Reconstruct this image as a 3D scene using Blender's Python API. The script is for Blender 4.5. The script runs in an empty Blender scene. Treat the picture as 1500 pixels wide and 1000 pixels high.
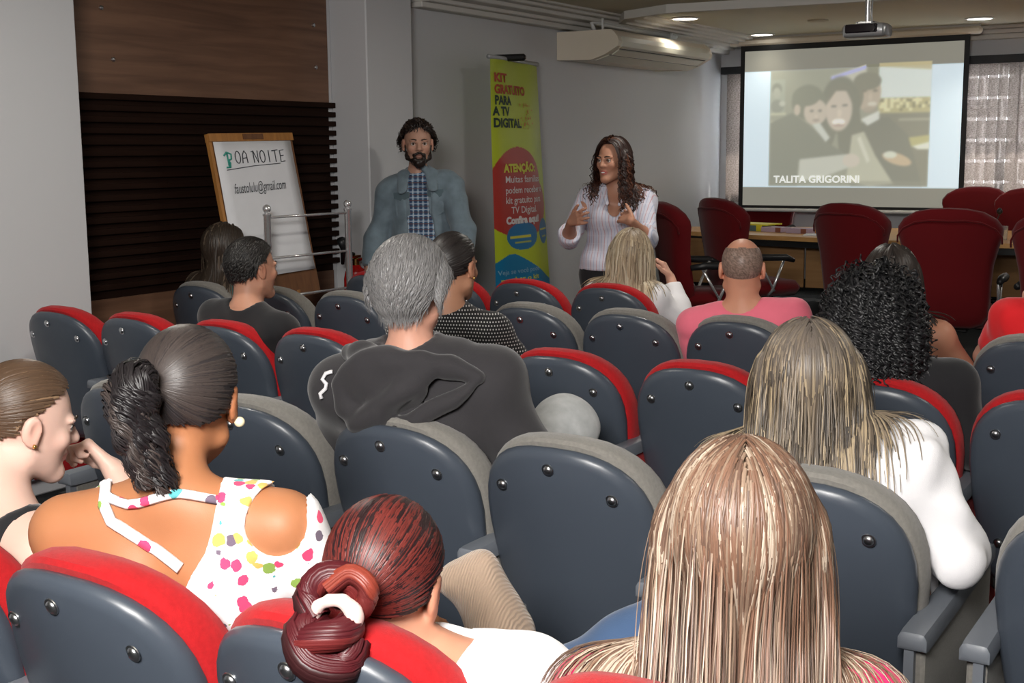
import bpy, math, random
import numpy as np
from mathutils import Vector, Matrix
random.seed(7); RNG = np.random.default_rng(7)
SC = bpy.context.scene
COL = SC.collection
PI = math.pi
# ------------------------------------------------------------------ camera
cam_data = bpy.data.cameras.new('camera'); cam = bpy.data.objects.new('camera', cam_data); COL.objects.link(cam)
cam_data.sensor_width = 36.0; cam_data.lens = 36.0 * 1850.0 / 1500.0; cam_data.clip_start = 0.05
_yaw, _pit, _rol = math.radians(31.9), math.radians(8.55), math.radians(-0.53)
_fw = Vector((-math.sin(_yaw) * math.cos(_pit), math.cos(_yaw) * math.cos(_pit), -math.sin(_pit)))
_rt = Vector((math.cos(_yaw), math.sin(_yaw), 0)); _up = _rt.cross(_fw)
_r = _rt * math.cos(_rol) + _up * math.sin(_rol); _u = _up * math.cos(_rol) - _rt * math.sin(_rol)
cam.matrix_world = Matrix(((_r.x, _u.x, -_fw.x, 0), (_r.y, _u.y, -_fw.y, 0), (_r.z, _u.z, -_fw.z, 1.6), (0, 0, 0, 1)))
SC.camera = cam
# ------------------------------------------------------------------ world, lights, exposure
SC.view_settings.view_transform = 'Standard'; SC.view_settings.look = 'None'
SC.view_settings.gamma = 1.0; SC.view_settings.use_curve_mapping = False
SC.view_settings.exposure = 0.0
W = bpy.data.worlds.new('world'); SC.world = W; W.use_nodes = True
_bg = W.node_tree.nodes['Background']; _bg.inputs[0].default_value = (0.86, 0.93, 1.0, 1); _bg.inputs[1].default_value = 16.0
def area(name, loc, target, size, power, color=(1, 1, 1), size_y=None, spread=PI):
    l = bpy.data.lights.new(name, 'AREA'); l.energy = power; l.color = color; l.size = size; l.spread = spread
    if size_y: l.shape = 'RECTANGLE'; l.size_y = size_y
    o = bpy.data.objects.new(name, l); COL.objects.link(o); o.location = loc
    o.rotation_euler = (Vector(target) - Vector(loc)).to_track_quat('-Z', 'Y').to_euler()
    return o
FLASH = area('flash_bounce_light', (-0.35, -0.45, 2.6), (-2.0, 4.0, 0.5), 1.0, 300, (1.0, 0.97, 0.94))
sun_data = bpy.data.lights.new('sun', 'SUN'); sun_data.energy = 9.0; sun_data.angle = 0.009; sun_data.color = (1, 0.95, 0.86)
sun = bpy.data.objects.new('sun', sun_data); COL.objects.link(sun)
sun.rotation_euler = Vector((-0.25, -0.55, -0.80)).to_track_quat('-Z', 'Y').to_euler()

# ------------------------------------------------------------------ materials
def mat(name, col=(0.5, 0.5, 0.5), rough=0.6, spec=0.4, metal=0.0, bump=0.0, bscale=200.0, sheen=0.0, attr=None, var=0.0, vscale=8.0, coat=0.0, emit=0.0, stretch=None):
    m = bpy.data.materials.new(name); m.use_nodes = True; n = m.node_tree.nodes; L = m.node_tree.links
    b = n['Principled BSDF']; b.inputs['Base Color'].default_value = (*col, 1); b.inputs['Roughness'].default_value = rough
    b.inputs['Metallic'].default_value = metal; b.inputs['Specular IOR Level'].default_value = spec
    if sheen: b.inputs['Sheen Weight'].default_value = sheen
    if coat: b.inputs['Coat Weight'].default_value = coat; b.inputs['Coat Roughness'].default_value = 0.15
    tc = n.new('ShaderNodeTexCoord'); src = tc.outputs['Object']
    if stretch:
        mp = n.new('ShaderNodeMapping'); mp.inputs['Scale'].default_value = stretch; L.new(src, mp.inputs['Vector']); src = mp.outputs[0]
    out = None
    if attr:
        a = n.new('ShaderNodeAttribute'); a.attribute_name = attr; out = a.outputs['Color']; L.new(out, b.inputs['Base Color'])
    if var:
        nz = n.new('ShaderNodeTexNoise'); nz.inputs['Scale'].default_value = vscale; nz.inputs['Detail'].default_value = 5; L.new(src, nz.inputs['Vector'])
        mx = n.new('ShaderNodeMix'); mx.data_type = 'RGBA'; mx.blend_type = 'MULTIPLY'; mx.inputs[0].default_value = 1.0
        rp = n.new('ShaderNodeMapRange'); rp.inputs[1].default_value = 0.25; rp.inputs[2].default_value = 0.75; rp.inputs[3].default_value = 1 - var; rp.inputs[4].default_value = 1 + var
        L.new(nz.outputs[0], rp.inputs[0]); cc = n.new('ShaderNodeCombineColor')
        for i in range(3): L.new(rp.outputs[0], cc.inputs[i])
        if out is not None: L.new(out, mx.inputs[6])
        else: mx.inputs[6].default_value = (*col, 1)
        L.new(cc.outputs[0], mx.inputs[7]); L.new(mx.outputs[2], b.inputs['Base Color'])
    if bump:
        nz = n.new('ShaderNodeTexNoise'); nz.inputs['Scale'].default_value = bscale; nz.inputs['Detail'].default_value = 3; L.new(src, nz.inputs['Vector'])
        bp = n.new('ShaderNodeBump'); bp.inputs['Strength'].default_value = bump; bp.inputs['Distance'].default_value = 0.004
        L.new(nz.outputs[0], bp.inputs['Height']); L.new(bp.outputs[0], b.inputs['Normal'])
    if emit:
        if out is not None: L.new(out, b.inputs['Emission Color'])
        else: b.inputs['Emission Color'].default_value = (*col, 1)
        b.inputs['Emission Strength'].default_value = emit
    return m
def wood(name, c1, c2, axis='Y', scale=1.0, rough=0.5):
    m = mat(name, c1, rough, 0.35 if c1[0] > 0.05 else 0.08); n = m.node_tree.nodes; L = m.node_tree.links; b = n['Principled BSDF']
    tc = n.new('ShaderNodeTexCoord'); mp = n.new('ShaderNodeMapping'); s = [14.0 * scale] * 3; s['XYZ'.index(axis)] = 0.9 * scale
    mp.inputs['Scale'].default_value = s; L.new(tc.outputs['Object'], mp.inputs['Vector'])
    nz = n.new('ShaderNodeTexNoise'); nz.inputs['Scale'].default_value = 1.6; nz.inputs['Detail'].default_value = 7; nz.inputs['Distortion'].default_value = 0.6
    L.new(mp.outputs[0], nz.inputs['Vector']); r = n.new('ShaderNodeValToRGB')
    r.color_ramp.elements[0].position = 0.3; r.color_ramp.elements[0].color = (*c1, 1); r.color_ramp.elements[1].position = 0.7; r.color_ramp.elements[1].color = (*c2, 1)
    L.new(nz.outputs[0], r.inputs[0]); L.new(r.outputs[0], b.inputs['Base Color'])
    return m
M = {}
M['wall'] = mat('wall_paint', (0.56, 0.565, 0.58), 0.45, 0.3, bump=0.05, bscale=60)
M['ceiling'] = mat('ceiling_paint', (0.62, 0.59, 0.47), 0.7, 0.2)
M['mould'] = mat('plaster_moulding', (0.66, 0.64, 0.60), 0.6, 0.2)
M['carpet'] = mat('dark_carpet', (0.028, 0.03, 0.032), 0.95, 0.1, bump=0.4, bscale=500, var=0.3, vscale=60)
M['base'] = mat('dark_skirting', (0.03, 0.032, 0.034), 0.6, 0.3)
M['panelwood'] = wood('walnut_laminate', (0.11, 0.056, 0.034), (0.19, 0.10, 0.06), 'Y', 1.0, 0.42)
M['slatwood'] = wood('dark_slat_wood', (0.010, 0.0045, 0.003), (0.019, 0.0085, 0.0055), 'Y', 1.0, 0.75)
M['tablewood'] = wood('beech_laminate', (0.50, 0.26, 0.085), (0.60, 0.33, 0.12), 'X', 1.2, 0.35)
M['panelbeech'] = wood('beech_panel', (0.30, 0.155, 0.06), (0.37, 0.20, 0.08), 'X', 1.0, 0.5)
M['easelwood'] = wood('easel_wood', (0.30, 0.13, 0.035), (0.42, 0.19, 0.05), 'Z', 1.5, 0.5)
M['easeldark'] = wood('easel_back', (0.12, 0.05, 0.022), (0.17, 0.075, 0.03), 'Z', 1.5, 0.5)
M['chrome'] = mat('chrome', (0.80, 0.80, 0.81), 0.22, 0.5, 0.75)
M['steel'] = mat('screw_steel', (0.55, 0.56, 0.58), 0.28, 0.5, 1.0)
M['black'] = mat('black_plastic', (0.012, 0.012, 0.013), 0.4, 0.4)
M['blackmetal'] = mat('black_metal', (0.02, 0.02, 0.02), 0.35, 0.5)
M['shell'] = mat('blue_grey_plastic', (0.054, 0.066, 0.086), 0.34, 0.5, bump=0.04, bscale=900)
M['armcap'] = mat('grey_plastic_cap', (0.15, 0.165, 0.19), 0.42, 0.4)
M['redfab'] = mat('red_fabric', (0.40, 0.009, 0.012), 0.85, 0.2, bump=0.35, bscale=700, sheen=0.08, var=0.12, vscale=120)
M['greyfab'] = mat('warm_grey_fabric', (0.20, 0.19, 0.172), 0.9, 0.2, bump=0.35, bscale=700, sheen=0.2, var=0.12, vscale=120)
M['execred'] = mat('dark_red_velour', (0.10, 0.002, 0.004), 0.85, 0.15, bump=0.2, bscale=400, sheen=0.12)
M['white'] = mat('white_enamel', (0.72, 0.72, 0.70), 0.4, 0.4)
M['acbody'] = mat('cream_plastic', (0.74, 0.66, 0.54), 0.35, 0.45)
M['acfront'] = mat('glossy_cream', (0.66, 0.64, 0.54), 0.42, 0.5)
M['silver'] = mat('silver_plastic', (0.42, 0.43, 0.44), 0.3, 0.5, 0.4)
M['glassdark'] = mat('dark_gloss', (0.012, 0.008, 0.012), 0.08, 0.6)
M['lamp'] = mat('lamp_diffuser', (1, 0.97, 0.9), 0.5, 0.3, emit=5.0)
M['pelmet'] = mat('grey_pelmet', (0.035, 0.038, 0.042), 0.5, 0.3)
M['paper'] = mat('white_paper', (0.74, 0.75, 0.78), 0.7, 0.2, var=0.04, vscale=6)
M['ink'] = mat('grey_marker_ink', (0.06, 0.065, 0.075), 0.7, 0.1)
M['inkgreen'] = mat('green_marker_ink', (0.05, 0.30, 0.24), 0.7, 0.1)
M['skin'] = mat('skin', (0.6, 0.35, 0.25), 0.5, 0.35, attr='col', bump=0.06, bscale=500)
M['skin'].node_tree.nodes['Principled BSDF'].inputs['Subsurface Weight'].default_value = 0.06
M['skin'].node_tree.nodes['Principled BSDF'].inputs['Subsurface Radius'].default_value = (0.010, 0.004, 0.002)
M['hair'] = mat('hair', (0.1, 0.06, 0.04), 0.42, 0.35, attr='col')
M['eyewhite'] = mat('eye', (0.7, 0.68, 0.66), 0.2, 0.5, attr='col')
M['gold'] = mat('gold', (0.85, 0.55, 0.18), 0.2, 0.5, 1.0)
M['pearl'] = mat('pearl', (0.85, 0.75, 0.5), 0.2, 0.6, coat=0.6)
M['colattr'] = mat('printed_surface', (1, 1, 1), 0.4, 0.35, attr='col')

# ------------------------------------------------------------------ mesh helpers
def mesh_from(name, V, Fc, smooth=True, cols=None):
    me = bpy.data.meshes.new(name)
    if isinstance(Fc, np.ndarray):
        V = np.asarray(V, np.float32); k = Fc.shape[1]
        me.vertices.add(len(V)); me.vertices.foreach_set('co', V.ravel())
        me.loops.add(Fc.size); me.loops.foreach_set('vertex_index', Fc.astype(np.int32).ravel())
        me.polygons.add(len(Fc)); me.polygons.foreach_set('loop_start', np.arange(len(Fc), dtype=np.int32) * k)
        me.update(calc_edges=True)
    else:
        me.from_pydata([tuple(v) for v in V], [], Fc); me.update()
    if smooth: me.polygons.foreach_set('use_smooth', np.ones(len(me.polygons), bool))
    if cols is not None:
        a = me.color_attributes.new('col', 'FLOAT_COLOR', 'POINT'); c = np.ones((len(V), 4), np.float32); c[:, :3] = cols
        a.data.foreach_set('color', c.ravel())
    return me
def add(name, me, m=None, parent=None, **kw):
    o = bpy.data.objects.new(name, me); COL.objects.link(o)
    if m is not None and me is not None and len(me.materials) == 0: me.materials.append(m)
    if parent is not None: o.parent = parent
    for k, v in kw.items(): o[k] = v
    return o
def thing(name, label, cat, loc=(0, 0, 0), rz=0.0, group=None):
    o = bpy.data.objects.new(name, None); COL.objects.link(o); o.location = loc; o.rotation_euler = (0, 0, rz)
    o['label'] = label; o['category'] = cat
    if group: o['group'] = group
    return o
class MB:
    """collects simple solids into one mesh"""
    def __init__(s): s.V = []; s.F = []
    def raw(s, V, F):
        b = len(s.V); s.V += [tuple(v) for v in V]; s.F += [tuple(i + b for i in f) for f in F]; return s
    def box(s, c, d, rz=0.0, bev=0.0, R=None):
        hx, hy, hz = d[0] / 2, d[1] / 2, d[2] / 2
        if bev <= 0:
            V = [(x, y, z) for x in (-hx, hx) for y in (-hy, hy) for z in (-hz, hz)]
            F = [(0, 1, 3, 2), (4, 6, 7, 5), (0, 4, 5, 1), (2, 3, 7, 6), (0, 2, 6, 4), (1, 5, 7, 3)]
        else:
            e = min(bev, hx * .99, hy * .99, hz * .99)
            V = []; 
            for sx in (-1, 1):
                for sy in (-1, 1):
                    for sz in (-1, 1):
                        V += [(sx * hx, sy * (hy - e), sz * (hz - e)), (sx * (hx - e), sy * hy, sz * (hz - e)), (sx * (hx - e), sy * (hy - e), sz * hz)]
            def i(a, b, c, k): return ((a * 2 + b) * 2 + c) * 3 + k
            F = []
            for a in (0, 1): F.append((i(a, 0, 0, 0), i(a, 0, 1, 0), i(a, 1, 1, 0), i(a, 1, 0, 0)) if a == 0 else (i(a, 0, 0, 0), i(a, 1, 0, 0), i(a, 1, 1, 0), i(a, 0, 1, 0)))
            for b in (0, 1): F.append((i(0, b, 0, 1), i(1, b, 0, 1), i(1, b, 1, 1), i(0, b, 1, 1)) if b == 0 else (i(0, b, 0, 1), i(0, b, 1, 1), i(1, b, 1, 1), i(1, b, 0, 1)))
            for c_ in (0, 1): F.append((i(0, 0, c_, 2), i(0, 1, c_, 2), i(1, 1, c_, 2), i(1, 0, c_, 2)) if c_ == 0 else (i(0, 0, c_, 2), i(1, 0, c_, 2), i(1, 1, c_, 2), i(0, 1, c_, 2)))
            for a in (0, 1):
                for b in (0, 1): F.append((i(a, b, 0, 0), i(a, b, 1, 0), i(a, b, 1, 1), i(a, b, 0, 1)))
                for c_ in (0, 1): F.append((i(a, 0, c_, 0), i(a, 1, c_, 0), i(a, 1, c_, 2), i(a, 0, c_, 2)))
            for b in (0, 1):
                for c_ in (0, 1): F.append((i(0, b, c_, 1), i(1, b, c_, 1), i(1, b, c_, 2), i(0, b, c_, 2)))
            for a in (0, 1):
                for b in (0, 1):
                    for c_ in (0, 1): F.append((i(a, b, c_, 0), i(a, b, c_, 1), i(a, b, c_, 2)))
        cz, sz_ = math.cos(rz), math.sin(rz); out = []
        for x, y, z in V:
            if R is not None: v = R @ Vector((x, y, z)); x, y, z = v
            out.append((c[0] + x * cz - y * sz_, c[1] + x * sz_ + y * cz, c[2] + z))
        return s.raw(out, F)
    def tube(s, pts, r, n=10, cap=True):
        pts = [Vector(p) for p in pts]; rr = r if isinstance(r, (list, tuple)) else [r] * len(pts)
        rings = []; prev = None
        for k, p in enumerate(pts):
            d = (pts[min(k + 1, len(pts) - 1)] - pts[max(k - 1, 0)]).normalized()
            if prev is None: a = d.orthogonal().normalized()
            else: a = (prev - d * prev.dot(d)).normalized()
            prev = a; b = d.cross(a)
            rings.append([p + (a * math.cos(t) + b * math.sin(t)) * rr[k] for t in [2 * PI * j / n for j in range(n)]])
        return s.loft(rings, cap, cap)
    def loft(s, rings, c0=True, c1=True, closed=True):
        n = len(rings[0]); V = [v for r in rings for v in r]; F = []
        for k in range(len(rings) - 1):
            for j in range(n if closed else n - 1):
                j2 = (j + 1) % n; F.append((k * n + j, k * n + j2, (k + 1) * n + j2, (k + 1) * n + j))
        if c0: F.append(tuple(range(n - 1, -1, -1)))
        if c1: F.append(tuple((len(rings) - 1) * n + j for j in range(n)))
        return s.raw(V, F)
    def lathe(s, prof, c=(0, 0, 0), n=20, axis='Z'):
        rings = []
        for r, h in prof:
            ring = []
            for j in range(n):
                t = 2 * PI * j / n; p = (r * math.cos(t), r * math.sin(t), h)
                if axis == 'X': p = (p[2], p[0], p[1])
                if axis == 'Y': p = (p[1], p[2], p[0])
                ring.append((c[0] + p[0], c[1] + p[1], c[2] + p[2]))
            rings.append(ring)
        return s.loft(rings)
    def me(s, name, smooth=False):
        m = mesh_from(name, s.V, s.F, smooth)
        if not smooth: m.update()
        return m
    def build(s, name, m, parent=None, smooth=False, **kw):
        import bmesh
        me = s.me(name, smooth); bm = bmesh.new(); bm.from_mesh(me); bmesh.ops.recalc_face_normals(bm, faces=bm.faces); bm.to_mesh(me); bm.free()
        if smooth == 'auto':
            me.polygons.foreach_set('use_smooth', np.ones(len(me.polygons), bool)); me.set_sharp_from_angle(angle=math.radians(42))
        return add(name, me, m, parent, **kw)
def text_mesh(body, size, name='lettering', offset=0.0, shear=0.0, align='LEFT', sx=1.0):
    c = bpy.data.curves.new(name, 'FONT'); c.body = body; c.size = size; c.offset = offset; c.shear = shear; c.align_x = align; c.resolution_u = 3
    o = bpy.data.objects.new(name, c); COL.objects.link(o)
    dg = bpy.context.evaluated_depsgraph_get(); me = bpy.data.meshes.new_from_object(o.evaluated_get(dg))
    bpy.data.objects.remove(o); bpy.data.curves.remove(c); me.name = name
    if sx != 1.0:
        for v in me.vertices: v.co.x *= sx
    return me
def STRUCT(name, mb, m, parent=None, smooth=False):
    o = mb.build(name, m, parent, smooth)
    if parent is None: o['kind'] = 'structure'
    return o
# ------------------------------------------------------------------ the room
FY = 12.75; CZ = 2.72; PLT = 0.15; PY = 7.9
STRUCT('floor', MB().box((-1.2, 5.2, -0.05), (10.0, 16.6, 0.1)), M['carpet'])
STRUCT('floor_platform', MB().box((-1.2, (PY + FY) / 2, PLT / 2), (8.98, FY - PY, PLT - 0.001)), M['carpet'])
STRUCT('ceiling', MB().box((-1.2, 5.2, CZ + 0.05), (10.0, 16.6, 0.1)), M['ceiling'])
STRUCT('wall_left', MB().box((-5.4, 9.85, 1.36), (0.2, 5.8, 2.72)).box((-5.5, 5.2, 1.36), (0.2, 3.6, 2.72)), M['wall'])
STRUCT('wall_column', MB().box((-5.25, 6.725, 1.36), (0.3, 0.49, 2.715), bev=0.008), M['wall'])
STRUCT('wall_left_near', MB().box((-5.25, 0.64, 1.36), (0.5, 7.0, 2.715), bev=0.008), M['wall'])
STRUCT('wall_right', MB().box((3.4, 5.2, 1.36), (0.2, 16.6, 2.72)), M['wall'])
STRUCT('wall_back', MB().box((-1.2, -2.9, 1.36), (10, 0.2, 2.72)), M['wall'])
WX0, WX1, WZ0, WZ1 = -5.2, -0.9, 1.08, 2.42
wf = MB()
wf.box(((-5.5 + WX0) / 2, FY + 0.1, 1.36), (WX0 + 5.5, 0.2, 2.72)).box(((WX1 + 3.5) / 2, FY + 0.1, 1.36), (3.5 - WX1, 0.2, 2.72))
wf.box(((WX0 + WX1) / 2, FY + 0.1, WZ0 / 2), (WX1 - WX0, 0.2, WZ0)).box(((WX0 + WX1) / 2, FY + 0.1, (WZ1 + 2.72) / 2), (WX1 - WX0, 0.2, 2.72 - WZ1))
STRUCT('wall_far', wf, M['wall'])
STRUCT('baseboard_left', MB().box((-5.29, 10.0, PLT + 0.055), (0.02, 5.6, 0.11)), M['base'])
STRUCT('baseboard_far', MB().box((-1.2, FY - 0.01, PLT + 0.055), (8.6, 0.02, 0.11)), M['base'])
# plaster cornice along the left wall, stepped
cz = MB()
for (d, z0, z1) in ((0.10, 2.585, 2.625), (0.16, 2.622, 2.652), (0.27, 2.65, 2.682), (0.34, 2.68, 2.705), (0.40, 2.703, 2.722)):
    cz.box((-5.3 + d / 2, 9.98, (z0 + z1) / 2), (d, 5.5, z1 - z0), bev=0.006)
STRUCT('trim_1', cz, M['mould'])
c2 = MB()
for (d, z0, z1) in ((0.05, 2.60, 2.65), (0.10, 2.648, 2.69), (0.16, 2.688, 2.72)):
    c2.box((-1.0, FY - d / 2, (z0 + z1) / 2), (8.0, d, z1 - z0), bev=0.006)
STRUCT('trim_2', c2, M['mould'])
# octagonal tray moulding hung under the ceiling: stepped band along a bent path
def band(path, prof):
    """sweep a (offset, z) profile along a flat path with mitred corners"""
    path = [Vector((x, y)) for x, y in path]; rings = []
    for k, p in enumerate(path):
        d0 = (p - path[k - 1]).normalized() if k else (path[1] - p).normalized()
        d1 = (path[k + 1] - p).normalized() if k < len(path) - 1 else d0
        n0 = Vector((-d0.y, d0.x)); n1 = Vector((-d1.y, d1.x)); nn = (n0 + n1).normalized(); nn = nn / max(0.3, nn.dot(n0))
        rings.append([(p.x + nn.x * o, p.y + nn.y * o, z) for o, z in prof])
    return MB().loft(rings)
prof = [(0, 2.72), (0, 2.655), (0.05, 2.655), (0.055, 2.67), (0.12, 2.672), (0.125, 2.688), (0.20, 2.69), (0.205, 2.705), (0.26, 2.707), (0.26, 2.72)]
STRUCT('trim_3', band([(0.6, 9.75), (-4.30, 9.22), (-4.78, 9.45), (-4.98, 9.75), (-4.98, 12.3)], [(-o, z) for o, z in prof]), M['mould'])
# wood wall panelling between the two white columns
wp = thing('wall_panelling', 'wood panelled wall section with dark horizontal slats below walnut board', 'wall panel', (-5.4, 5.2, 0))
wp.location = (0, 0, 0)
o = MB().box((-5.39, 5.285, 2.275), (0.02, 2.30, 0.72), bev=0.003).build('upper_board', M['panelwood'], wp)
o = MB().box((-5.392, 5.285, 0.42), (0.016, 2.30, 0.84)).build('lower_board', M['panelwood'], wp)
bk = MB().box((-5.395, 5.285, 1.38), (0.01, 2.30, 1.09)).build('slat_backing', M['slatwood'], wp)
sl_me = None; NS = 18; pit = 1.06 / NS
for k in range(NS):
    z = 0.875 + pit * (k + 0.5)
    if sl_me is None:
        o = MB().box((0, 0, 0), (0.032, 2.335, pit * 0.56), bev=0.003).build('slat', M['slatwood'], wp); sl_me = o.data
    else: o = add('slat', sl_me, None, wp)
    o.location = (-5.374, 5.305, z)
o = None
for (y, z) in ((4.62, 2.36), (4.68, 2.10), (6.30, 2.40), (6.31, 2.14)):
    st = MB().lathe([(0.012, 0), (0.012, 0.008), (0.006, 0.012)], (-5.38, y, z), 10, 'X').build('standoff_bolt', M['steel'], wp, 'auto')
# ------------------------------------------------------------------ window, lattice outside, blinds
wn = MB()
for x in (WX0 + 0.03, -3.8, -2.35, WX1 - 0.03): wn.box((x, FY + 0.12, (WZ0 + WZ1) / 2), (0.06, 0.05, WZ1 - WZ0))
for z in (WZ0 + 0.03, WZ1 - 0.03): wn.box(((WX0 + WX1) / 2, FY + 0.12, z), (WX1 - WX0, 0.05, 0.06))
win = STRUCT('window_1', wn, M['silver'])
gm = bpy.data.materials.new('window_glass'); gm.use_nodes = True
_n = gm.node_tree.nodes; _n.clear(); _o = _n.new('ShaderNodeOutputMaterial'); _t = _n.new('ShaderNodeBsdfTransparent'); _g = _n.new('ShaderNodeBsdfGlossy'); _g.inputs['Roughness'].default_value = 0.02
_x = _n.new('ShaderNodeMixShader'); _x.inputs[0].default_value = 0.06; _l = gm.node_tree.links
_l.new(_t.outputs[0], _x.inputs[1]); _l.new(_g.outputs[0], _x.inputs[2]); _l.new(_x.outputs[0], _o.inputs[0])
for a, b in ((WX0 + 0.06, -3.83), (-3.77, -2.38), (-2.32, WX1 - 0.06)):
    MB().box(((a + b) / 2, FY + 0.12, (WZ0 + WZ1) / 2), (b - a, 0.006, WZ1 - WZ0 - 0.12)).build('pane', gm, win)
M['concrete'] = mat('concrete_block', (0.55, 0.52, 0.49), 0.9, 0.1, bump=0.3, bscale=60, var=0.25, vscale=12)
lat = STRUCT('exterior_block_wall', MB().box((-3.0, FY + 1.1, 0.4), (6.0, 0.12, 0.8)), M['concrete'])
bme = None
for r in range(9):
    for c in range(15):
        x = -5.55 + c * 0.36 + (0.18 if r % 2 else 0); z = 0.92 + r * 0.215
        if bme is None: o = MB().box((0, 0, 0), (0.325, 0.12, 0.185), bev=0.006).build('block', M['concrete'], lat); bme = o.data
        else: o = add('block', bme, None, lat)
        o.location = (x, FY + 1.1, z)
bl = thing('vertical_blind', 'long vertical window blind of sheer taupe slats behind the projection screen', 'blind', (0, 0, 0))
MB().box(((WX0 + WX1) / 2 + 0.02, FY - 0.06, 2.415), (WX1 - WX0 + 0.16, 0.10, 0.075), bev=0.004).build('pelmet', M['pelmet'], bl)
bm_ = bpy.data.materials.new('blind_fabric'); bm_.use_nodes = True; n = bm_.node_tree.nodes; L = bm_.node_tree.links; n.clear()
out = n.new('ShaderNodeOutputMaterial'); tr = n.new('ShaderNodeBsdfTranslucent'); df = n.new('ShaderNodeBsdfDiffuse'); tp = n.new('ShaderNodeBsdfTransparent')
tc = n.new('ShaderNodeTexCoord'); nz = n.new('ShaderNodeTexNoise'); nz.inputs['Scale'].default_value = 60; nz.inputs['Detail'].default_value = 6
mp = n.new('ShaderNodeMapping'); mp.inputs['Scale'].default_value = (1, 1, 2.2); L.new(tc.outputs['Object'], mp.inputs[0]); L.new(mp.outputs[0], nz.inputs['Vector'])
rp = n.new('ShaderNodeValToRGB'); rp.color_ramp.elements[0].position = 0.3; rp.color_ramp.elements[1].position = 0.72
rp.color_ramp.elements[0].color = (0.22, 0.19, 0.18, 1); rp.color_ramp.elements[1].color = (0.60, 0.55, 0.52, 1); L.new(nz.outputs[0], rp.inputs[0])
for s_ in (tr, df): L.new(rp.outputs[0], s_.inputs[0])
tp.inputs[0].default_value = (0.9, 0.85, 0.82, 1)
m1 = n.new('ShaderNodeMixShader'); m1.inputs[0].default_value = 0.25; L.new(tr.outputs[0], m1.inputs[1]); L.new(df.outputs[0], m1.inputs[2])
m2 = n.new('ShaderNodeMixShader'); m2.inputs[0].default_value = 0.16; L.new(m1.outputs[0], m2.inputs[1]); L.new(tp.outputs[0], m2.inputs[2]); L.new(m2.outputs[0], out.inputs[0])
sme = None
for k in range(47):
    x = WX0 + 0.04 + k * 0.0905
    if sme is None: o = MB().box((0, 0, 0), (0.088, 0.0015, 1.33)).build('slat', bm_, bl); sme = o.data
    else: o = add('slat', sme, None, bl)
    o.location = (x, FY - 0.06, 1.715); o.rotation_euler = (0, 0, math.radians(17 + (k * 37 % 11) - 5))
# ------------------------------------------------------------------ projection screen and its slide
sc = thing('projection_screen', 'pull down projection screen showing a slide of a smiling family', 'projection screen', (0, 0, 0))
SY = 12.35
MB().box((-3.82, SY + 0.02, 2.665), (2.46, 0.09, 0.07), bev=0.02).build('roller_case', M['acbody'], sc, 'auto')
MB().box((-3.80, SY + 0.03, 2.705), (2.38, 0.05, 0.03)).build('case_bracket', M['mould'], sc)
MB().box((-3.805, SY, 1.81), (2.235, 0.004, 1.665)).build('border', M['black'], sc)
MB().lathe([(0.016, -1.1), (0.018, -1.095), (0.018, 1.095), (0.016, 1.1)], (-3.80, SY, 0.99), 12, 'X').build('bottom_bar', M['white'], sc, 'auto')
gw, gh = 290, 216
SX0, SX1, SZ0, SZ1 = -4.875, -2.735, 1.035, 2.575
uu, vv = np.meshgrid(np.linspace(0, 1, gw), np.linspace(0, 1, gh))       # v up
X = uu * 330 + 1090; Yp = 300 - vv * 234                                  # slide drawn in its own units
img = np.zeros((gh, gw, 3)) + (0.20, 0.195, 0.165)
def blend(mask, c, a=1.0):
    global img
    m = (np.clip(mask, 0, 1) * a)[..., None]; img = img * (1 - m) + np.array(c) * m
def ell(cx, cy, rx, ry, c, soft=0.12, a=1.0, rot=0.0):
    dx, dy = X - cx, Yp - cy; ct, st = math.cos(rot), math.sin(rot); ex, ey = (dx * ct + dy * st) / rx, (-dx * st + dy * ct) / ry
    blend((1 - np.sqrt(ex * ex + ey * ey)) / soft + 0.5, c, a)
def rect(x0, y0, x1, y1, c, soft=1.5, a=1.0):
    blend(np.minimum(np.minimum(X - x0, x1 - X), np.minimum(Yp - y0, y1 - Yp)) / soft + 0.5, c, a)
def poly(pts, c, a=1.0, soft=2.0):
    d = np.full(X.shape, -1e9); inside = np.zeros(X.shape, bool); dist = np.full(X.shape, 1e9); k = len(pts)
    for i in range(k):
        (x0, y0), (x1, y1) = pts[i], pts[(i + 1) % k]
        cond = ((y0 > Yp) != (y1 > Yp)); xi = (x1 - x0) * (Yp - y0) / ((y1 - y0) if y1 != y0 else 1e-6) + x0
        inside ^= cond & (X < xi); ex, ey = x1 - x0, y1 - y0; t = np.clip(((X - x0) * ex + (Yp - y0) * ey) / (ex * ex + ey * ey + 1e-9), 0, 1)
        dist = np.minimum(dist, np.hypot(X - x0 - t * ex, Yp - y0 - t * ey))
    blend(np.where(inside, dist, -dist) / soft + 0.5, c, a)
rect(1080, 97, 1430, 272, (0.50, 0.59, 0.64))
rect(1132, 97, 1376, 270, (0.245, 0.25, 0.20))
nzz = RNG.normal(0, 1, (gh // 4 + 2, gw // 4 + 2)); nzb = np.kron(nzz, np.ones((4, 4)))[:gh, :gw]
poly([(1228, 108), (1280, 93), (1283, 125), (1240, 132)], (0.42, 0.42, 0.36)); poly([(1228, 109), (1280, 95), (1280, 99), (1228, 113)], (0.34, 0.36, 0.72))
rect(1283, 93, 1300, 150, (0.20, 0.20, 0.15)); rect(1300, 97, 1376, 142, (0.56, 0.62, 0.60)); poly([(1300, 92), (1376, 92), (1376, 104), (1300, 97)], (0.40, 0.36, 0.22))
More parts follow.
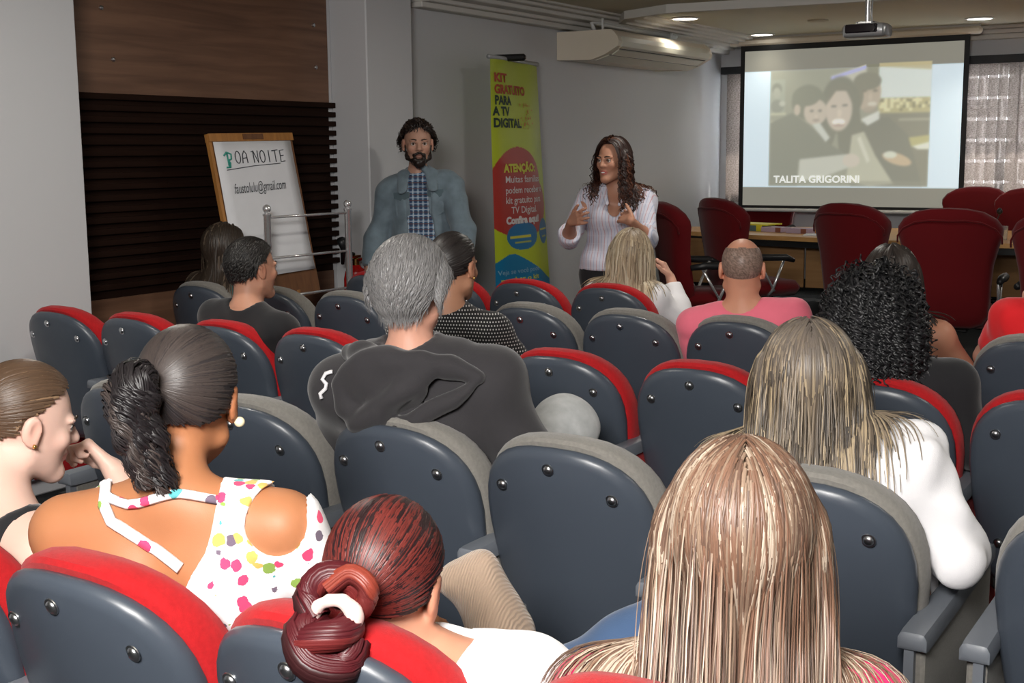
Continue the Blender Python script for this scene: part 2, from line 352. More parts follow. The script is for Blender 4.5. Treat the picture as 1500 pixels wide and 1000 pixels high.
rect(1300, 142, 1376, 164, (0.36, 0.33, 0.18)); blend((np.abs(Yp - 152) < 9) & (X > 1302) & (X < 1375) & (nzb > 0.5), (0.62, 0.6, 0.38), 0.8); blend((np.abs(Yp - 152) < 9) & (X > 1302) & (X < 1375) & (nzb < -0.8), (0.14, 0.13, 0.08), 0.7)
rect(1300, 164, 1376, 270, (0.175, 0.17, 0.135)); rect(1331, 172, 1376, 175, (0.4, 0.4, 0.32), a=0.5)
poly([(1342, 200), (1376, 196), (1376, 214), (1350, 212)], (0.36, 0.34, 0.16)); poly([(1352, 212), (1376, 206), (1376, 216), (1360, 216)], (0.56, 0.58, 0.5))
rect(1133, 110, 1156, 160, (0.27, 0.29, 0.24)); ell(1143, 124, 8, 9, (0.17, 0.18, 0.15)); ell(1143, 130, 6, 8, (0.30, 0.31, 0.26)); ell(1144, 150, 11, 10, (0.20, 0.21, 0.18)); ell(1152, 146, 5, 4, (0.36, 0.37, 0.32))
rect(1133, 160, 1158, 163, (0.40, 0.40, 0.30)); rect(1133, 172, 1158, 174, (0.38, 0.38, 0.3), a=0.7)
# man at the right
poly([(1262, 185), (1290, 170), (1316, 170), (1345, 195), (1358, 235), (1368, 270), (1262, 270)], (0.15, 0.15, 0.125))
poly([(1275, 172), (1302, 160), (1302, 172), (1285, 181)], (0.52, 0.54, 0.50)); ell(1285, 133, 19, 28, (0.37, 0.315, 0.25)); ell(1283, 117, 21, 13, (0.17, 0.165, 0.13)); ell(1271, 135, 7, 20, (0.17, 0.165, 0.13))
ell(1279, 131, 4, 2, (0.17, 0.15, 0.12)); ell(1295, 131, 4, 2, (0.17, 0.15, 0.12)); ell(1288, 140, 3, 6, (0.42, 0.36, 0.29)); ell(1291, 150, 7, 3, (0.5, 0.47, 0.4)); ell(1288, 159, 11, 5, (0.29, 0.25, 0.2), a=0.6)
ell(1330, 230, 22, 8, (0.42, 0.33, 0.22), rot=0.3); ell(1320, 224, 10, 5, (0.5, 0.52, 0.44))
# mother in the middle
ell(1243, 150, 30, 42, (0.155, 0.155, 0.125)); ell(1258, 190, 18, 50, (0.155, 0.155, 0.125)); ell(1224, 178, 14, 36, (0.16, 0.16, 0.13))
ell(1241, 157, 20, 31, (0.44, 0.385, 0.325)); poly([(1221, 150), (1226, 124), (1245, 116), (1262, 126), (1262, 150), (1252, 130), (1236, 130)], (0.16, 0.155, 0.125))
ell(1233, 152, 4.5, 2, (0.17, 0.16, 0.14)); ell(1250, 151, 4.5, 2, (0.17, 0.16, 0.14)); ell(1242, 162, 3.5, 6, (0.50, 0.44, 0.37)); ell(1241, 175, 10, 4.5, (0.66, 0.64, 0.6)); ell(1241, 180, 9, 2, (0.36, 0.27, 0.23))
poly([(1262, 195), (1280, 190), (1298, 225), (1326, 266), (1290, 270), (1255, 262)], (0.38, 0.38, 0.30)); poly([(1270, 200), (1275, 196), (1290, 232), (1286, 236)], (0.50, 0.50, 0.42))
# boy at the left, arm about her
ell(1193, 145, 26, 26, (0.165, 0.17, 0.135)); ell(1205, 160, 18, 19, (0.42, 0.37, 0.31)); ell(1190, 136, 22, 15, (0.165, 0.17, 0.135)); ell(1176, 156, 5, 8, (0.40, 0.35, 0.29))
ell(1199, 158, 3.5, 1.8, (0.17, 0.16, 0.14)); ell(1212, 158, 3.5, 1.8, (0.17, 0.16, 0.14)); ell(1206, 172, 6, 2, (0.30, 0.25, 0.21)); ell(1206, 166, 2, 3, (0.47, 0.41, 0.35))
poly([(1133, 175), (1168, 160), (1195, 178), (1225, 205), (1250, 220), (1252, 234), (1215, 240), (1180, 232), (1178, 270), (1133, 270)], (0.17, 0.175, 0.145))
poly([(1200, 178), (1212, 176), (1228, 198), (1222, 204)], (0.46, 0.48, 0.44)); poly([(1182, 230), (1262, 222), (1264, 240), (1215, 258), (1180, 262)], (0.42, 0.43, 0.38)); ell(1262, 232, 13, 10, (0.46, 0.42, 0.36))
rect(1133, 262, 1376, 270, (0.20, 0.20, 0.16), a=0.5)
ph_ = (X > 1132) & (X < 1376) & (Yp > 97) & (Yp < 270)
bl_ = img.copy()
for _ in range(3):
    for ax_ in (0, 1): bl_ = (np.roll(bl_, 1, ax_) + 2 * bl_ + np.roll(bl_, -1, ax_)) / 4
img[ph_] = (bl_ * 0.74 + np.array((0.105, 0.107, 0.088)))[ph_]
V = np.stack([SX0 + uu * (SX1 - SX0), np.full(uu.shape, SY - 0.006), SZ0 + vv * (SZ1 - SZ0)], -1).reshape(-1, 3)
ii = (np.arange(gh - 1)[:, None] * gw + np.arange(gw - 1)[None]).ravel(); Fq = np.stack([ii, ii + 1, ii + gw + 1, ii + gw], 1)
M['slide'] = mat('projected_slide', (1, 1, 1), 0.9, 0.05, attr='col', emit=1.0)
add('slide', mesh_from('slide', V, Fq, False, img.reshape(-1, 3)), M['slide'], sc)
M['slidetext'] = mat('slide_text', (0.80, 0.82, 0.80), 0.9, 0.05, emit=0.8)
tm = text_mesh('TALITA GRIGORINI', 0.098, offset=0.0022)
o = add('caption', tm, M['slidetext'], sc); o.location = (SX0 + 0.33, SY - 0.012, 1.265); o.rotation_euler = (PI / 2, math.radians(-0.3), 0); o.scale = (1.04, 1, 1)
# ------------------------------------------------------------------ ceiling things
for k, ((x, y), lab) in enumerate((((-4.60, 10.25), 'round recessed downlight above the air conditioner'), ((-4.62, 12.13), 'round recessed downlight above the top corner of the projection screen'), ((-2.50, 11.82), 'round recessed downlight in ceiling near the window blind'))):
    t = thing('downlight', lab, 'ceiling light', (x, y, CZ), 0, 'recessed downlights')
    MB().lathe([(0.125, 0.0), (0.125, -0.008), (0.105, -0.012), (0.105, -0.002)], (0, 0, 0), 28).build('rim', M['white'], t, 'auto')
    MB().lathe([(0.001, -0.004), (0.103, -0.004), (0.103, -0.009), (0.001, -0.010)], (0, 0, 0), 28).build('diffuser', M['lamp'], t, 'auto')
    area('downlight_lamp', (x, y, CZ - 0.03), (x, y, 0), 0.2, (2.5, 1.5, 5)[k], (1, 0.93, 0.80), spread=PI * 0.6)
t = thing('smoke_detector', 'flat round detector disc on the ceiling near the projector', 'detector', (-3.72, 11.12, CZ))
MB().lathe([(0.09, 0.0), (0.09, -0.012), (0.075, -0.02), (0.001, -0.022)], (0, 0, 0), 24).build('detector_body', M['ceiling'], t, 'auto')
for (x, y) in ((-2.6, 6.2), (-0.3, 9.4), (-3.4, 3.2), (0.6, 5.0)):
    area('downlight_lamp', (x, y, CZ - 0.03), (x, y, 0), 0.25, 20, (1, 0.95, 0.86))
# projector on a pole
pj = thing('projector', 'silver projector with dark glossy front hung on chrome ceiling pole', 'projector', (-2.36, 8.0, 2.318)); pj.scale = (0.85, 0.85, 0.85)
def prism(prof, x0, x1):      # prof in (y,z)
    return MB().loft([[(x0, y, z) for y, z in prof], [(x1, y, z) for y, z in prof]])
b_ = MB(); rings = []
for x, s_ in ((-0.155, 0.75), (-0.14, 0.95), (-0.11, 1.0), (0.11, 1.0), (0.14, 0.95), (0.155, 0.75)):
    rings.append([(x, math.copysign(abs(math.cos(t)) ** 0.5, math.cos(t)) * 0.125 * s_, math.copysign(abs(math.sin(t)) ** 0.55, math.sin(t)) * 0.052 * s_) for t in [2 * PI * j / 24 for j in range(24)]])
b_.loft(rings).build('housing', M['silver'], pj, 'auto')
MB().box((-0.01, -0.122, 0.012), (0.235, 0.02, 0.062), bev=0.008).build('front_grille', M['glassdark'], pj)
MB().lathe([(0.026, -0.02), (0.03, 0), (0.022, 0.004)], (0.07, -0.13, 0.012), 16, 'Y').build('lens', M['glassdark'], pj, 'auto')
MB().lathe([(0.02, 0.05), (0.02, 0.472)], (0, 0, 0), 14).lathe([(0.055, 0.455), (0.055, 0.472)], (0, 0, 0), 18).build('pole', M['chrome'], pj, 'auto')
MB().box((0, 0, 0.06), (0.14, 0.10, 0.012)).box((0.06, 0, 0.05), (0.012, 0.1, 0.03)).box((-0.06, 0, 0.05), (0.012, 0.1, 0.03)).build('mount_plate', M['chrome'], pj)
MB().tube([(0.03, -0.02, 0.34), (0.05, -0.05, 0.25), (0.045, -0.06, 0.14), (0.06, -0.09, 0.05)], 0.006, 8).build('cable', M['silver'], pj, True)
# air conditioner hung from the ceiling
ac = thing('air_conditioner', 'cream split air conditioner hung from ceiling on the side wall', 'air conditioner', (-5.3, 9.25, 2.34))
prof_ac = [(0.004, 0.0), (0.32, -0.01), (0.45, 0.03), (0.565, 0.09), (0.575, 0.13), (0.56, 0.17), (0.53, 0.205), (0.50, 0.225), (0.004, 0.225)]
MB().loft([[(x, y, z) for x, z in prof_ac] for y in (0.0, 0.06)]).build('side_panel', M['acbody'], ac)
MB().loft([[(x, y, z) for x, z in prof_ac] for y in (1.84, 1.90)]).build('side_panel', M['acbody'], ac)
MB().loft([[(x * 0.985, y, 0.004 + z * 0.97) for x, z in prof_ac] for y in (0.06, 1.84)]).build('casing', M['acbody'], ac)
MB().loft([[(x, y, z) for x, z in ((0.33, -0.012), (0.44, 0.018), (0.455, 0.022), (0.45, 0.04), (0.33, 0.0))] for y in (0.07, 1.83)]).build('intake_grille', M['acfront'], ac)
MB().loft([[(x, y, z) for x, z in ((0.535, 0.07), (0.57, 0.09), (0.580, 0.13), (0.565, 0.17), (0.545, 0.15), (0.55, 0.11))] for y in (0.065, 1.835)]).build('front_strip', M['acfront'], ac)
MB().loft([[(x, y, z) for x, z in ((0.462, 0.026), (0.53, 0.064), (0.525, 0.075), (0.458, 0.035))] for y in (0.10, 1.80)]).build('louvre', M['acfront'], ac)
MB().box((0.452, 0.95, 0.027), (0.012, 1.76, 0.006)).box((0.54, 0.95, 0.071), (0.010, 1.72, 0.005)).build('outlet_slot', M['black'], ac)
for y in (0.25, 1.6): MB().box((0.3, y, 0.30), (0.012, 0.02, 0.16)).build('hanger', M['white'], ac)
MB().tube([(0.25, 0.2, 0.23), (0.25, 0.15, 0.29), (0.25, 0.3, 0.30), (0.25, 1.8, 0.30)], 0.02, 10).build('pipe', M['white'], ac, True)
# ------------------------------------------------------------------ auditorium chairs
def half_outline(z0, z1, W, wb, n=2.5, zs=0.70, na=9):
    pts = [(0, z0), (wb * 0.55, z0), (wb * 0.85, z0 + 0.012), (wb, z0 + 0.05)]
    for t in (0.35, 0.65): pts.append((wb + (W - wb) * (1 - (1 - t) ** 1.6), z0 + 0.05 + (zs - z0 - 0.05) * t))
    for k in range(na + 1):
        a = PI / 2 * k / na; pts.append((W * math.cos(a) ** (2 / n), zs + (z1 - zs) * math.sin(a) ** (2 / n)))
    return pts
def full_outline(h): return h + [(-x, z) for x, z in reversed(h[1:-1])]
def back_y(x, z): return 0.25 * (0.93 - z) + 0.05 * (x / 0.232) ** 2
def dome(out, layers, zc, name, m, parent):
    """layers: (scale, y offset); closes both ends with a centre point"""
    mb = MB(); rings = []
    for s, dy in layers:
        ring = []
        for x, z in out:
            X_, Z_ = x * s, zc + (z - zc) * s; ring.append((X_, back_y(X_, Z_) + dy, Z_))
        rings.append(ring)
    mb.loft(rings, False, False); n = len(out); V0 = len(mb.V)
    c0 = (0, back_y(0, zc) + layers[0][1], zc); c1 = (0, back_y(0, zc) + layers[-1][1], zc)
    mb.raw([c0, c1], []); k = len(rings) - 1
    for j in range(n):
        mb.F.append((V0, (j + 1) % n, j)); mb.F.append((V0 + 1, k * n + j, k * n + (j + 1) % n))
    return mb.build(name, m, parent, 'auto')
def build_chair(fab):
    t = thing('auditorium_chair', 'x', 'chair', (0, 0, 0))
    so = full_outline(half_outline(0.33, 0.92, 0.232, 0.185))
    sh = dome(so, [(0.25, -0.012), (0.6, -0.011), (0.88, -0.007), (0.955, -0.002), (0.99, 0.008), (1.0, 0.017), (0.985, 0.03), (0.6, 0.032)], 0.66, 'back_shell', M['shell'], t)
    sm = None
    for (x, z) in ((0.0, 0.868), (-0.148, 0.806), (0.148, 0.806), (-0.14, 0.47), (0.14, 0.47)):
        if sm is None:
            mb = MB(); mb.lathe([(0.016, -0.0005), (0.0155, 0.0015), (0.0115, 0.0015), (0.0105, 0.004), (0.006, 0.0065), (0.001, 0.007)], (0, 0, 0), 14, 'Y')
            o = mb.build('screw', M['steel'], sh, 'auto'); sm = o.data
        else: o = add('screw', sm, None, sh)
        o.location = (x, back_y(x, z) - 0.0105, z); o.rotation_euler = (math.radians(180 + 14), 0, 0)
    co = full_outline(half_outline(0.40, 0.940, 0.240, 0.20, zs=0.705))
    dome(co, [(0.5, 0.034), (0.95, 0.032), (0.985, 0.040), (1.0, 0.055), (1.005, 0.08), (0.985, 0.105), (0.93, 0.122), (0.8, 0.130), (0.5, 0.135)], 0.67, 'back_cushion', fab, t)
    MB().box((0, 0.44, 0.425), (0.40, 0.50, 0.10), bev=0.035).build('seat_cushion', fab, t, True)
    MB().box((0, 0.43, 0.355), (0.36, 0.46, 0.04), bev=0.012).build('seat_pan', M['shell'], t, 'auto')
    MB().box((0, 0.21, 0.36), (0.34, 0.06, 0.10), bev=0.01).build('hinge_beam', M['blackmetal'], t, 'auto')
    for s in (-1, 1):
        a = MB().box((s * 0.247, 0.375, 0.355), (0.040, 0.65, 0.48), bev=0.008).build('armrest', fab, t, 'auto')
        mb = MB(); rings = []
        for y, w, h in ((0.02, 0.023, 0.010), (0.025, 0.029, 0.018), (0.045, 0.030, 0.020), (0.62, 0.027, 0.020), (0.72, 0.025, 0.017), (0.735, 0.018, 0.008)):
            rings.append([(s * 0.247 + w * cx, y, 0.615 + h * cz_) for cx, cz_ in ((-1, -1), (1, -1), (1, 0.3), (0.8, 0.9), (0.5, 1), (-0.5, 1), (-0.8, 0.9), (-1, 0.3))])
        mb.loft(rings).build('arm_cap', M['armcap'], a, 'auto')
        MB().box((s * 0.240, 0.046, 0.355), (0.020, 0.03, 0.48)).build('arm_trim', M['armcap'], a)
        MB().box((s * 0.247, 0.38, 0.065), (0.03, 0.10, 0.13)).box((s * 0.247, 0.38, 0.008), (0.04, 0.34, 0.016), bev=0.005).build('leg', M['blackmetal'], t)
    return t
def dup(root, loc, rz=0.0, label=None, group=None, skip=()):
    r = root.copy(); COL.objects.link(r); r.location = loc; r.rotation_euler = (0, 0, rz)
    if label: r['label'] = label
    if group: r['group'] = group
    for ch in list(root.children):
        if ch in skip: continue
        c = ch.copy(); COL.objects.link(c); c.parent = r
        for g in list(ch.children):
            d = g.copy(); COL.objects.link(d); d.parent = c
    return r
protoR = build_chair(M['redfab']); protoG = build_chair(M['greyfab'])
CH = [
 ('R', 5.57, [(-4.43, 'red-trimmed auditorium chair in the front row beside the chrome rail'), (-3.93, 'red auditorium chair mostly hidden beside the tied-back hair of the polka-dot woman'),
   (-3.44, 'empty red auditorium chair in front of the yellow green banner'), (-2.94, 'red auditorium chair holding the long-haired blonde woman in front row')]),
 ('G', 4.69, [(-4.90, 'grey auditorium chair holding the long-haired brunette by the slatted panel'), (-4.41, 'grey auditorium chair partly hidden by the young man in black'),
   (-3.91, 'empty grey auditorium chair left of the silver-haired man, below the chrome rail'), (-3.40, 'grey auditorium chair almost wholly hidden behind the silver-haired man'),
   (-2.88, 'grey auditorium chair beside the polka-dot sleeve'), (-2.39, 'empty grey auditorium chair between polka-dot woman and bald man, fully visible shell'),
   (-1.90, 'grey auditorium chair holding the bald man in pink'), (-1.38, 'grey auditorium chair holding the woman in pink tank top'), (-0.76, 'grey auditorium chair holding the person in red at right edge')]),
 ('R', 3.60, [(-4.66, 'red auditorium chair against the white near wall, end of its row'), (-4.18, 'red auditorium chair second from the near wall'),
   (-3.67, 'red auditorium chair holding the young man in black'), (-3.18, 'empty red auditorium chair left of the hooded jacket'),
   (-2.68, 'red auditorium chair holding the polka-dot woman'), (-2.10, 'red auditorium chair behind the pale denim knee'),
   (-1.59, 'empty red auditorium chair right of the pale denim knee'), (-1.03, 'red auditorium chair holding the black curly-haired woman'), (-0.53, 'empty red auditorium chair at right edge of the third row')]),
 ('G', 2.46, [(-2.93, 'grey auditorium chair between the pale woman and the ponytailed woman'), (-2.45, 'grey auditorium chair in front of the ponytailed woman in floral top'),
   (-1.93, 'grey auditorium chair holding the silver-haired man'), (-1.44, 'empty grey auditorium chair with large shell above the jeans knee'),
   (-0.85, 'grey auditorium chair holding the woman in white shirt'), (-0.235, 'empty grey auditorium chair at right edge beside the white shirt elbow')]),
 ('R', 1.28, [(-2.20, 'red auditorium chair holding the pale woman at left edge'), (-1.695, 'red auditorium chair holding the ponytailed woman in floral top'),
   (-1.185, 'red auditorium chair holding the red-haired woman with bun'), (-0.64, 'red auditorium chair holding the highlighted-blonde woman in pink')]),
]
GN = {'R5.57': 'front row red chairs', 'G4.69': 'second row grey chairs', 'R3.6': 'third row red chairs', 'G2.46': 'fourth row grey chairs', 'R1.28': 'fifth row red chairs'}
LEFT = {k: [c for c in p.children if c.name.split('.')[0] in ('armrest', 'leg') and c.data.vertices[0].co.x < 0] for k, p in (('R', protoR), ('G', protoG))}
usedp = set()
for kind, y, lst in CH:
    px_ = -99
    for x, lab in lst:
        first = x - px_ > 0.54; px_ = x; pr_ = protoR if kind == 'R' else protoG; g = GN['%s%g' % (kind, y)]
        if kind not in usedp:
            usedp.add(kind); pr_.location = (x, y, 0); pr_['label'] = lab; pr_['group'] = g
        else: dup(pr_, (x, y, 0), 0, lab, g, () if first else LEFT[kind])
# ------------------------------------------------------------------ meeting chairs on the platform
def build_exec():
    t = thing('office_chair', 'x', 'chair', (0, 0, 0))
    half = [(0, 0.38), (0.14, 0.38), (0.20, 0.40), (0.232, 0.45), (0.240, 0.55), (0.243, 0.66), (0.252, 0.76), (0.275, 0.86), (0.298, 0.945), (0.297, 0.985), (0.262, 1.035), (0.19, 1.078), (0.10, 1.097), (0, 1.102)]
    out = full_outline(half)
    def by(x, z): return -0.27 - 0.16 * (z - 0.45) + 0.08 * (x / 0.3) ** 2
    mb = MB(); rings = []
    for s, dy in ((0.3, -0.042), (0.8, -0.038), (0.93, -0.03), (0.985, -0.015), (1.0, 0.01), (0.995, 0.05), (0.96, 0.075), (0.85, 0.088), (0.3, 0.08)):
        rings.append([(x * s, by(x * s, 0.74 + (z - 0.74) * s) + dy, 0.74 + (z - 0.74) * s) for x, z in out])
    mb.loft(rings); b = mb.build('backrest', M['execred'], t, 'auto')
    hd = [(x * 0.99, z) for x, z in half if z > 0.93]; ring = [(x, by(x, z) - 0.026 + 0.02 * (abs(x) / 0.3) ** 3, z - 0.055 - 0.02 * (1 - abs(x) / 0.3)) for x, z in hd]
    ring = ring + [(-x, y_, z_) for x, y_, z_ in reversed(ring[:-1])]
    MB().tube([(x, y_ - 0.010, z_) for x, y_, z_ in ring], 0.006, 8).build('seam', M['execred'], b, True)
    MB().box((0, 0.03, 0.43), (0.50, 0.50, 0.11), bev=0.045).build('seat', M['execred'], t, True)
    MB().box((0, 0.0, 0.36), (0.22, 0.24, 0.05), bev=0.01).build('mechanism', M['black'], t, 'auto')
    MB().lathe([(0.03, 0.10), (0.03, 0.22), (0.018, 0.22), (0.018, 0.36)], (0, 0, 0), 16).lathe([(0.05, 0.07), (0.05, 0.12), (0.03, 0.13)], (0, 0, 0), 16).build('gas_column', M['black'], t, 'auto')
    mb = MB().tube([(0.1, 0.0, 0.36), (0.22, -0.02, 0.345), (0.27, -0.02, 0.34)], 0.006, 8); mb.lathe([(0.006, 0), (0.016, 0.01), (0.014, 0.05), (0.004, 0.06)], (0.26, -0.02, 0.34), 10, 'X'); mb.build('lever', M['black'], t, True)
    for s in (-1, 1):
        a = MB().tube([(s * 0.285, -0.20, 0.66), (s * 0.29, -0.10, 0.672), (s * 0.29, 0.10, 0.665), (s * 0.285, 0.17, 0.64)], [0.02, 0.026, 0.026, 0.016], 10).build('armrest', M['black'], t, True)
        MB().tube([(s * 0.27, 0.10, 0.655), (s * 0.268, 0.0, 0.42), (s * 0.20, 0.0, 0.375)], 0.011, 10).tube([(s * 0.27, -0.12, 0.655), (s * 0.268, 0.02, 0.42)], 0.009, 10).build('arm_strut', M['chrome'], a, True)
    bs = None
    for k in range(5):
        an = 2 * PI * k / 5 + 0.35
        if bs is None:
            o = MB().tube([(0, 0, 0.095), (0.10, 0, 0.108), (0.20, 0, 0.10), (0.29, 0, 0.072)], [0.026, 0.022, 0.017, 0.013], 10).build('base_arm', M['chrome'], t, True); bs = o.data
            c = MB().lathe([(0.005, -0.026), (0.027, -0.024), (0.03, -0.008), (0.03, 0.008), (0.027, 0.024), (0.005, 0.026)], (0.29, 0, 0.031), 14, 'Y').tube([(0.29, 0, 0.03), (0.29, 0, 0.075)], 0.008, 8).build('caster', M['black'], o, 'auto'); cs = c.data
        else:
            o = add('base_arm', bs, None, t); add('caster', cs, None, o)
        o.rotation_euler = (0, 0, an)
    return t
ex = build_exec()
D2 = math.radians
EX = [((-3.50, 8.22), -50, 1.0, 'dark red office chair turned sideways beside the standing woman'),
      ((-3.46, 9.0), -38, 1.0, 'dark red office chair with armrest showing, above the bald man'),
      ((-2.48, 8.75), -22, 0.99, 'dark red office chair at table, between bald man and curly-haired woman'),
      ((-1.78, 8.0), 6, 1.0, 'large dark red office chair with its whole back toward the audience'),
      ((-2.55, 11.98), 180, 0.99, 'dark red office chair beyond the table, peeking above the large chair back'),
      ((-2.08, 11.76), 172, 0.99, 'dark red office chair beyond table, in front of the sheer blind'),
      ((-1.86, 12.28), 168, 1.09, 'taller dark red office chair against the blind at right edge'),
      ((-4.62, 12.22), 184, 1.0, 'dark red office chair half hidden behind projection screen edge'),
      ((-1.02, 7.75), -12, 1.0, 'dark red office chair cut off by the right picture edge')]
for i, ((x, y), rz, s, lab) in enumerate(EX):
    if i == 0: ex.location = (x, y, PLT); ex.rotation_euler = (0, 0, D2(rz)); ex['label'] = lab; ex['group'] = 'red meeting chairs'; o = ex
    else: o = dup(ex, (x, y, PLT), D2(rz), lab, 'red meeting chairs')
    if s != 1.0: o.scale = (1, 1, s)
# ------------------------------------------------------------------ meeting table and what lies on it
tb = thing('meeting_table', 'long boat-shaped beech meeting table on the platform below the screen', 'table', (0, 0, 0))
fr = [(-5.05, 10.74), (-4.5, 10.52), (-3.98, 10.36), (-3.4, 10.24), (-2.84, 10.17), (-2.3, 10.17), (-1.7, 10.22), (-1.0, 10.36), (-0.2, 10.65)]
bk = [(x, 21.95 - y + 0.03) for x, y in fr]
def slab(pts, z0, z1): return MB().loft([[(x, y, z0) for x, y in pts], [(x, y, z1) for x, y in pts]])
slab(fr + bk[::-1], 0.833, 0.87).build('tabletop', M['tablewood'], tb)
slab([(x, y + 0.06) for x, y in fr] + [(x, y - 0.06) for x, y in bk[::-1]], 0.775, 0.831).build('apron', M['black'], tb)
for k, (x0, x1) in enumerate(((-4.75, -3.62), (-3.60, -2.46), (-2.44, -1.30), (-1.28, -0.4))):
    MB().box(((x0 + x1) / 2, 10.62, 0.61), (x1 - x0, 0.025, 0.40), bev=0.002).build('front_panel', M['panelbeech'], tb)
for x in (-4.7, -2.45, -0.5):
    for y in (10.75, 11.2): MB().box((x, y, (PLT + 0.80) / 2), (0.06, 0.06, 0.80 - PLT)).build('leg', M['black'], tb)
MB().box((-3.18, 10.58, 0.735), (0.24, 0.05, 0.07), bev=0.005).build('socket_box', M['black'], tb)
M['ylw'] = mat('yellow_print', (0.62, 0.55, 0.03), 0.5, 0.3); M['lilac'] = mat('lilac_box', (0.42, 0.33, 0.42), 0.6, 0.3); M['brown'] = mat('brown_print', (0.22, 0.08, 0.05), 0.6, 0.3); M['teal'] = mat('teal_print', (0.10, 0.17, 0.19), 0.5, 0.3)
M['orange'] = mat('orange_card', (0.6, 0.25, 0.06), 0.6, 0.3)
t = thing('leaflet_stack', 'stack of yellow and teal leaflets on the table beside office chair', 'leaflets', (-4.22, 10.98, 0.87), D2(-12))
MB().box((0, 0, 0.025), (0.30, 0.22, 0.05)).build('stack_block', M['teal'], t); MB().box((0.02, 0.02, 0.057), (0.36, 0.26, 0.012)).build('top_sheet', M['ylw'], t); MB().box((0.125, -0.112, 0.026), (0.06, 0.004, 0.05)).build('spine_print', M['ylw'], t)
for x, y, lab, g in ((-3.96, 10.84, 'lilac kit box beside the yellow leaflets', 0), (-3.70, 10.76, 'lilac kit box beside the orange card', 1)):
    t = thing('kit_box', lab, 'box', (x, y, 0.87), D2(-14), 'lilac boxes on the table')
    MB().box((0, 0, 0.022), (0.22, 0.15, 0.044), bev=0.003).build('carton', M['lilac'], t); MB().box((0.07, -0.0755, 0.022), (0.055, 0.002, 0.04)).build('printed_square', M['brown'], t)
t = thing('card_holder', 'small orange card standing on the table', 'card', (-3.53, 10.70, 0.87)); MB().box((0, 0, 0.028), (0.05, 0.02, 0.056), bev=0.004).build('card', M['orange'], t)
o = MB().box((-3.42, 10.55, 0.875), (0.34, 0.24, 0.006), rz=D2(12)).build('paper_sheets', M['paper'], None); o['label'] = 'white paper sheets lying near the front edge of table'; o['category'] = 'papers'
o = MB().box((-3.60, 11.25, 0.8745), (0.50, 0.32, 0.007), rz=D2(-4)).build('paper_sheets', M['paper'], None); o['label'] = 'white paper sheets lying at the far side of table'; o['category'] = 'papers'
gl = mat('clear_glass', (0.9, 0.95, 0.95), 0.03, 0.5); gl.node_tree.nodes['Principled BSDF'].inputs['Transmission Weight'].default_value = 0.9
t = thing('drinking_glass', 'clear drinking glass on the beech tabletop at right', 'glass', (-1.99, 10.6, 0.87))
MB().lathe([(0.001, 0.004), (0.028, 0.004), (0.034, 0.11), (0.037, 0.11), (0.031, 0.0), (0.001, 0.0)], (0, 0, 0), 20).build('tumbler', gl, t, 'auto')
t = thing('microphone', 'black gooseneck table microphone behind the drinking glass', 'microphone', (-2.13, 11.05, 0.87))
MB().lathe([(0.05, 0), (0.05, 0.012), (0.02, 0.025)], (0, 0, 0), 16).tube([(0, 0, 0.02), (0, 0, 0.12), (0.02, 0, 0.18)], 0.004, 8).build('gooseneck', M['black'], t, 'auto'); MB().lathe([(0.004, 0), (0.022, 0.015), (0.024, 0.035), (0.01, 0.055)], (0.02, 0, 0.175), 14).build('capsule', M['black'], t, True)
# ------------------------------------------------------------------ flip chart easel
def fp(a, b, c, d, u, v): return tuple(np.array(a) * (1 - u) * (1 - v) + np.array(b) * u * (1 - v) + np.array(c) * u * v + np.array(d) * (1 - u) * v)
TL, TR, BR, BL = (-5.11, 5.075, 1.70), (-5.11, 5.75, 1.71), (-4.925, 5.735, 0.865), (-4.925, 5.06, 0.85)
nx = Vector((1, 0, 0.22)).normalized()
def EP(u, v, off=0.0): p = Vector(fp(TL, TR, BR, BL, u, v)); return p + nx * off
def eplate(mb, u0, u1, v0, v1, o0, o1):
    return mb.loft([[EP(u0, v0, o0), EP(u1, v0, o0), EP(u1, v1, o0), EP(u0, v1, o0)], [EP(u0, v0, o1), EP(u1, v0, o1), EP(u1, v1, o1), EP(u0, v1, o1)]])
es = thing('flip_chart_easel', 'wooden flip chart easel with written white sheet before the slatted panel', 'easel', (0, 0, 0))
eplate(MB(), 0, 1, 0.02, 1, -0.02, 0).build('board', M['easeldark'], es)
eplate(MB(), -0.005, 1.005, -0.012, 0.04, -0.022, 0.012).build('clamp_bar', M['easelwood'], es)
eplate(MB(), 0.38, 0.62, -0.006, 0.03, 0.012, 0.018).build('clamp_plate', M['easeldark'], es)
eplate(MB(), -0.002, 0.03, 0.04, 1.0, -0.021, 0.002).build('frame_rail', M['easelwood'], es); eplate(MB(), 0.97, 1.002, 0.04, 1.0, -0.021, 0.002).build('frame_rail', M['easeldark'], es)
eplate(MB(), 0.0, 1.0, 0.945, 1.10, -0.018, 0.004).build('tray', M['easeldark'], es)
ph = MB(); rows_ = []
for j in range(9):
    v = 0.042 + (0.93 - 0.042) * j / 8; rows_.append([EP(0.035 + 0.93 * i / 8, v, 0.006 + 0.004 * math.sin(i * 1.3 + j) * (j / 8) + (0.012 * (j / 8) ** 4)) for i in range(9)])
b0 = [p for r in rows_ for p in r]; ph.raw(b0, [(j * 9 + i, j * 9 + i + 1, j * 9 + i + 10, j * 9 + i + 9) for j in range(8) for i in range(8)])
pp = ph.build('paper_pad', M['paper'], es, True); sol = pp.modifiers.new('thick', 'SOLIDIFY'); sol.thickness = 0.004; sol.offset = -1
MB().tube([EP(0.72, 1.05, -0.01), Vector((-4.86, 5.62, 0.0))], 0.022, 6).build('leg', M['easelwood'], es); MB().tube([EP(0.15, 1.05, -0.01), Vector((-4.86, 5.12, 0.0))], 0.022, 6).build('leg', M['easelwood'], es)
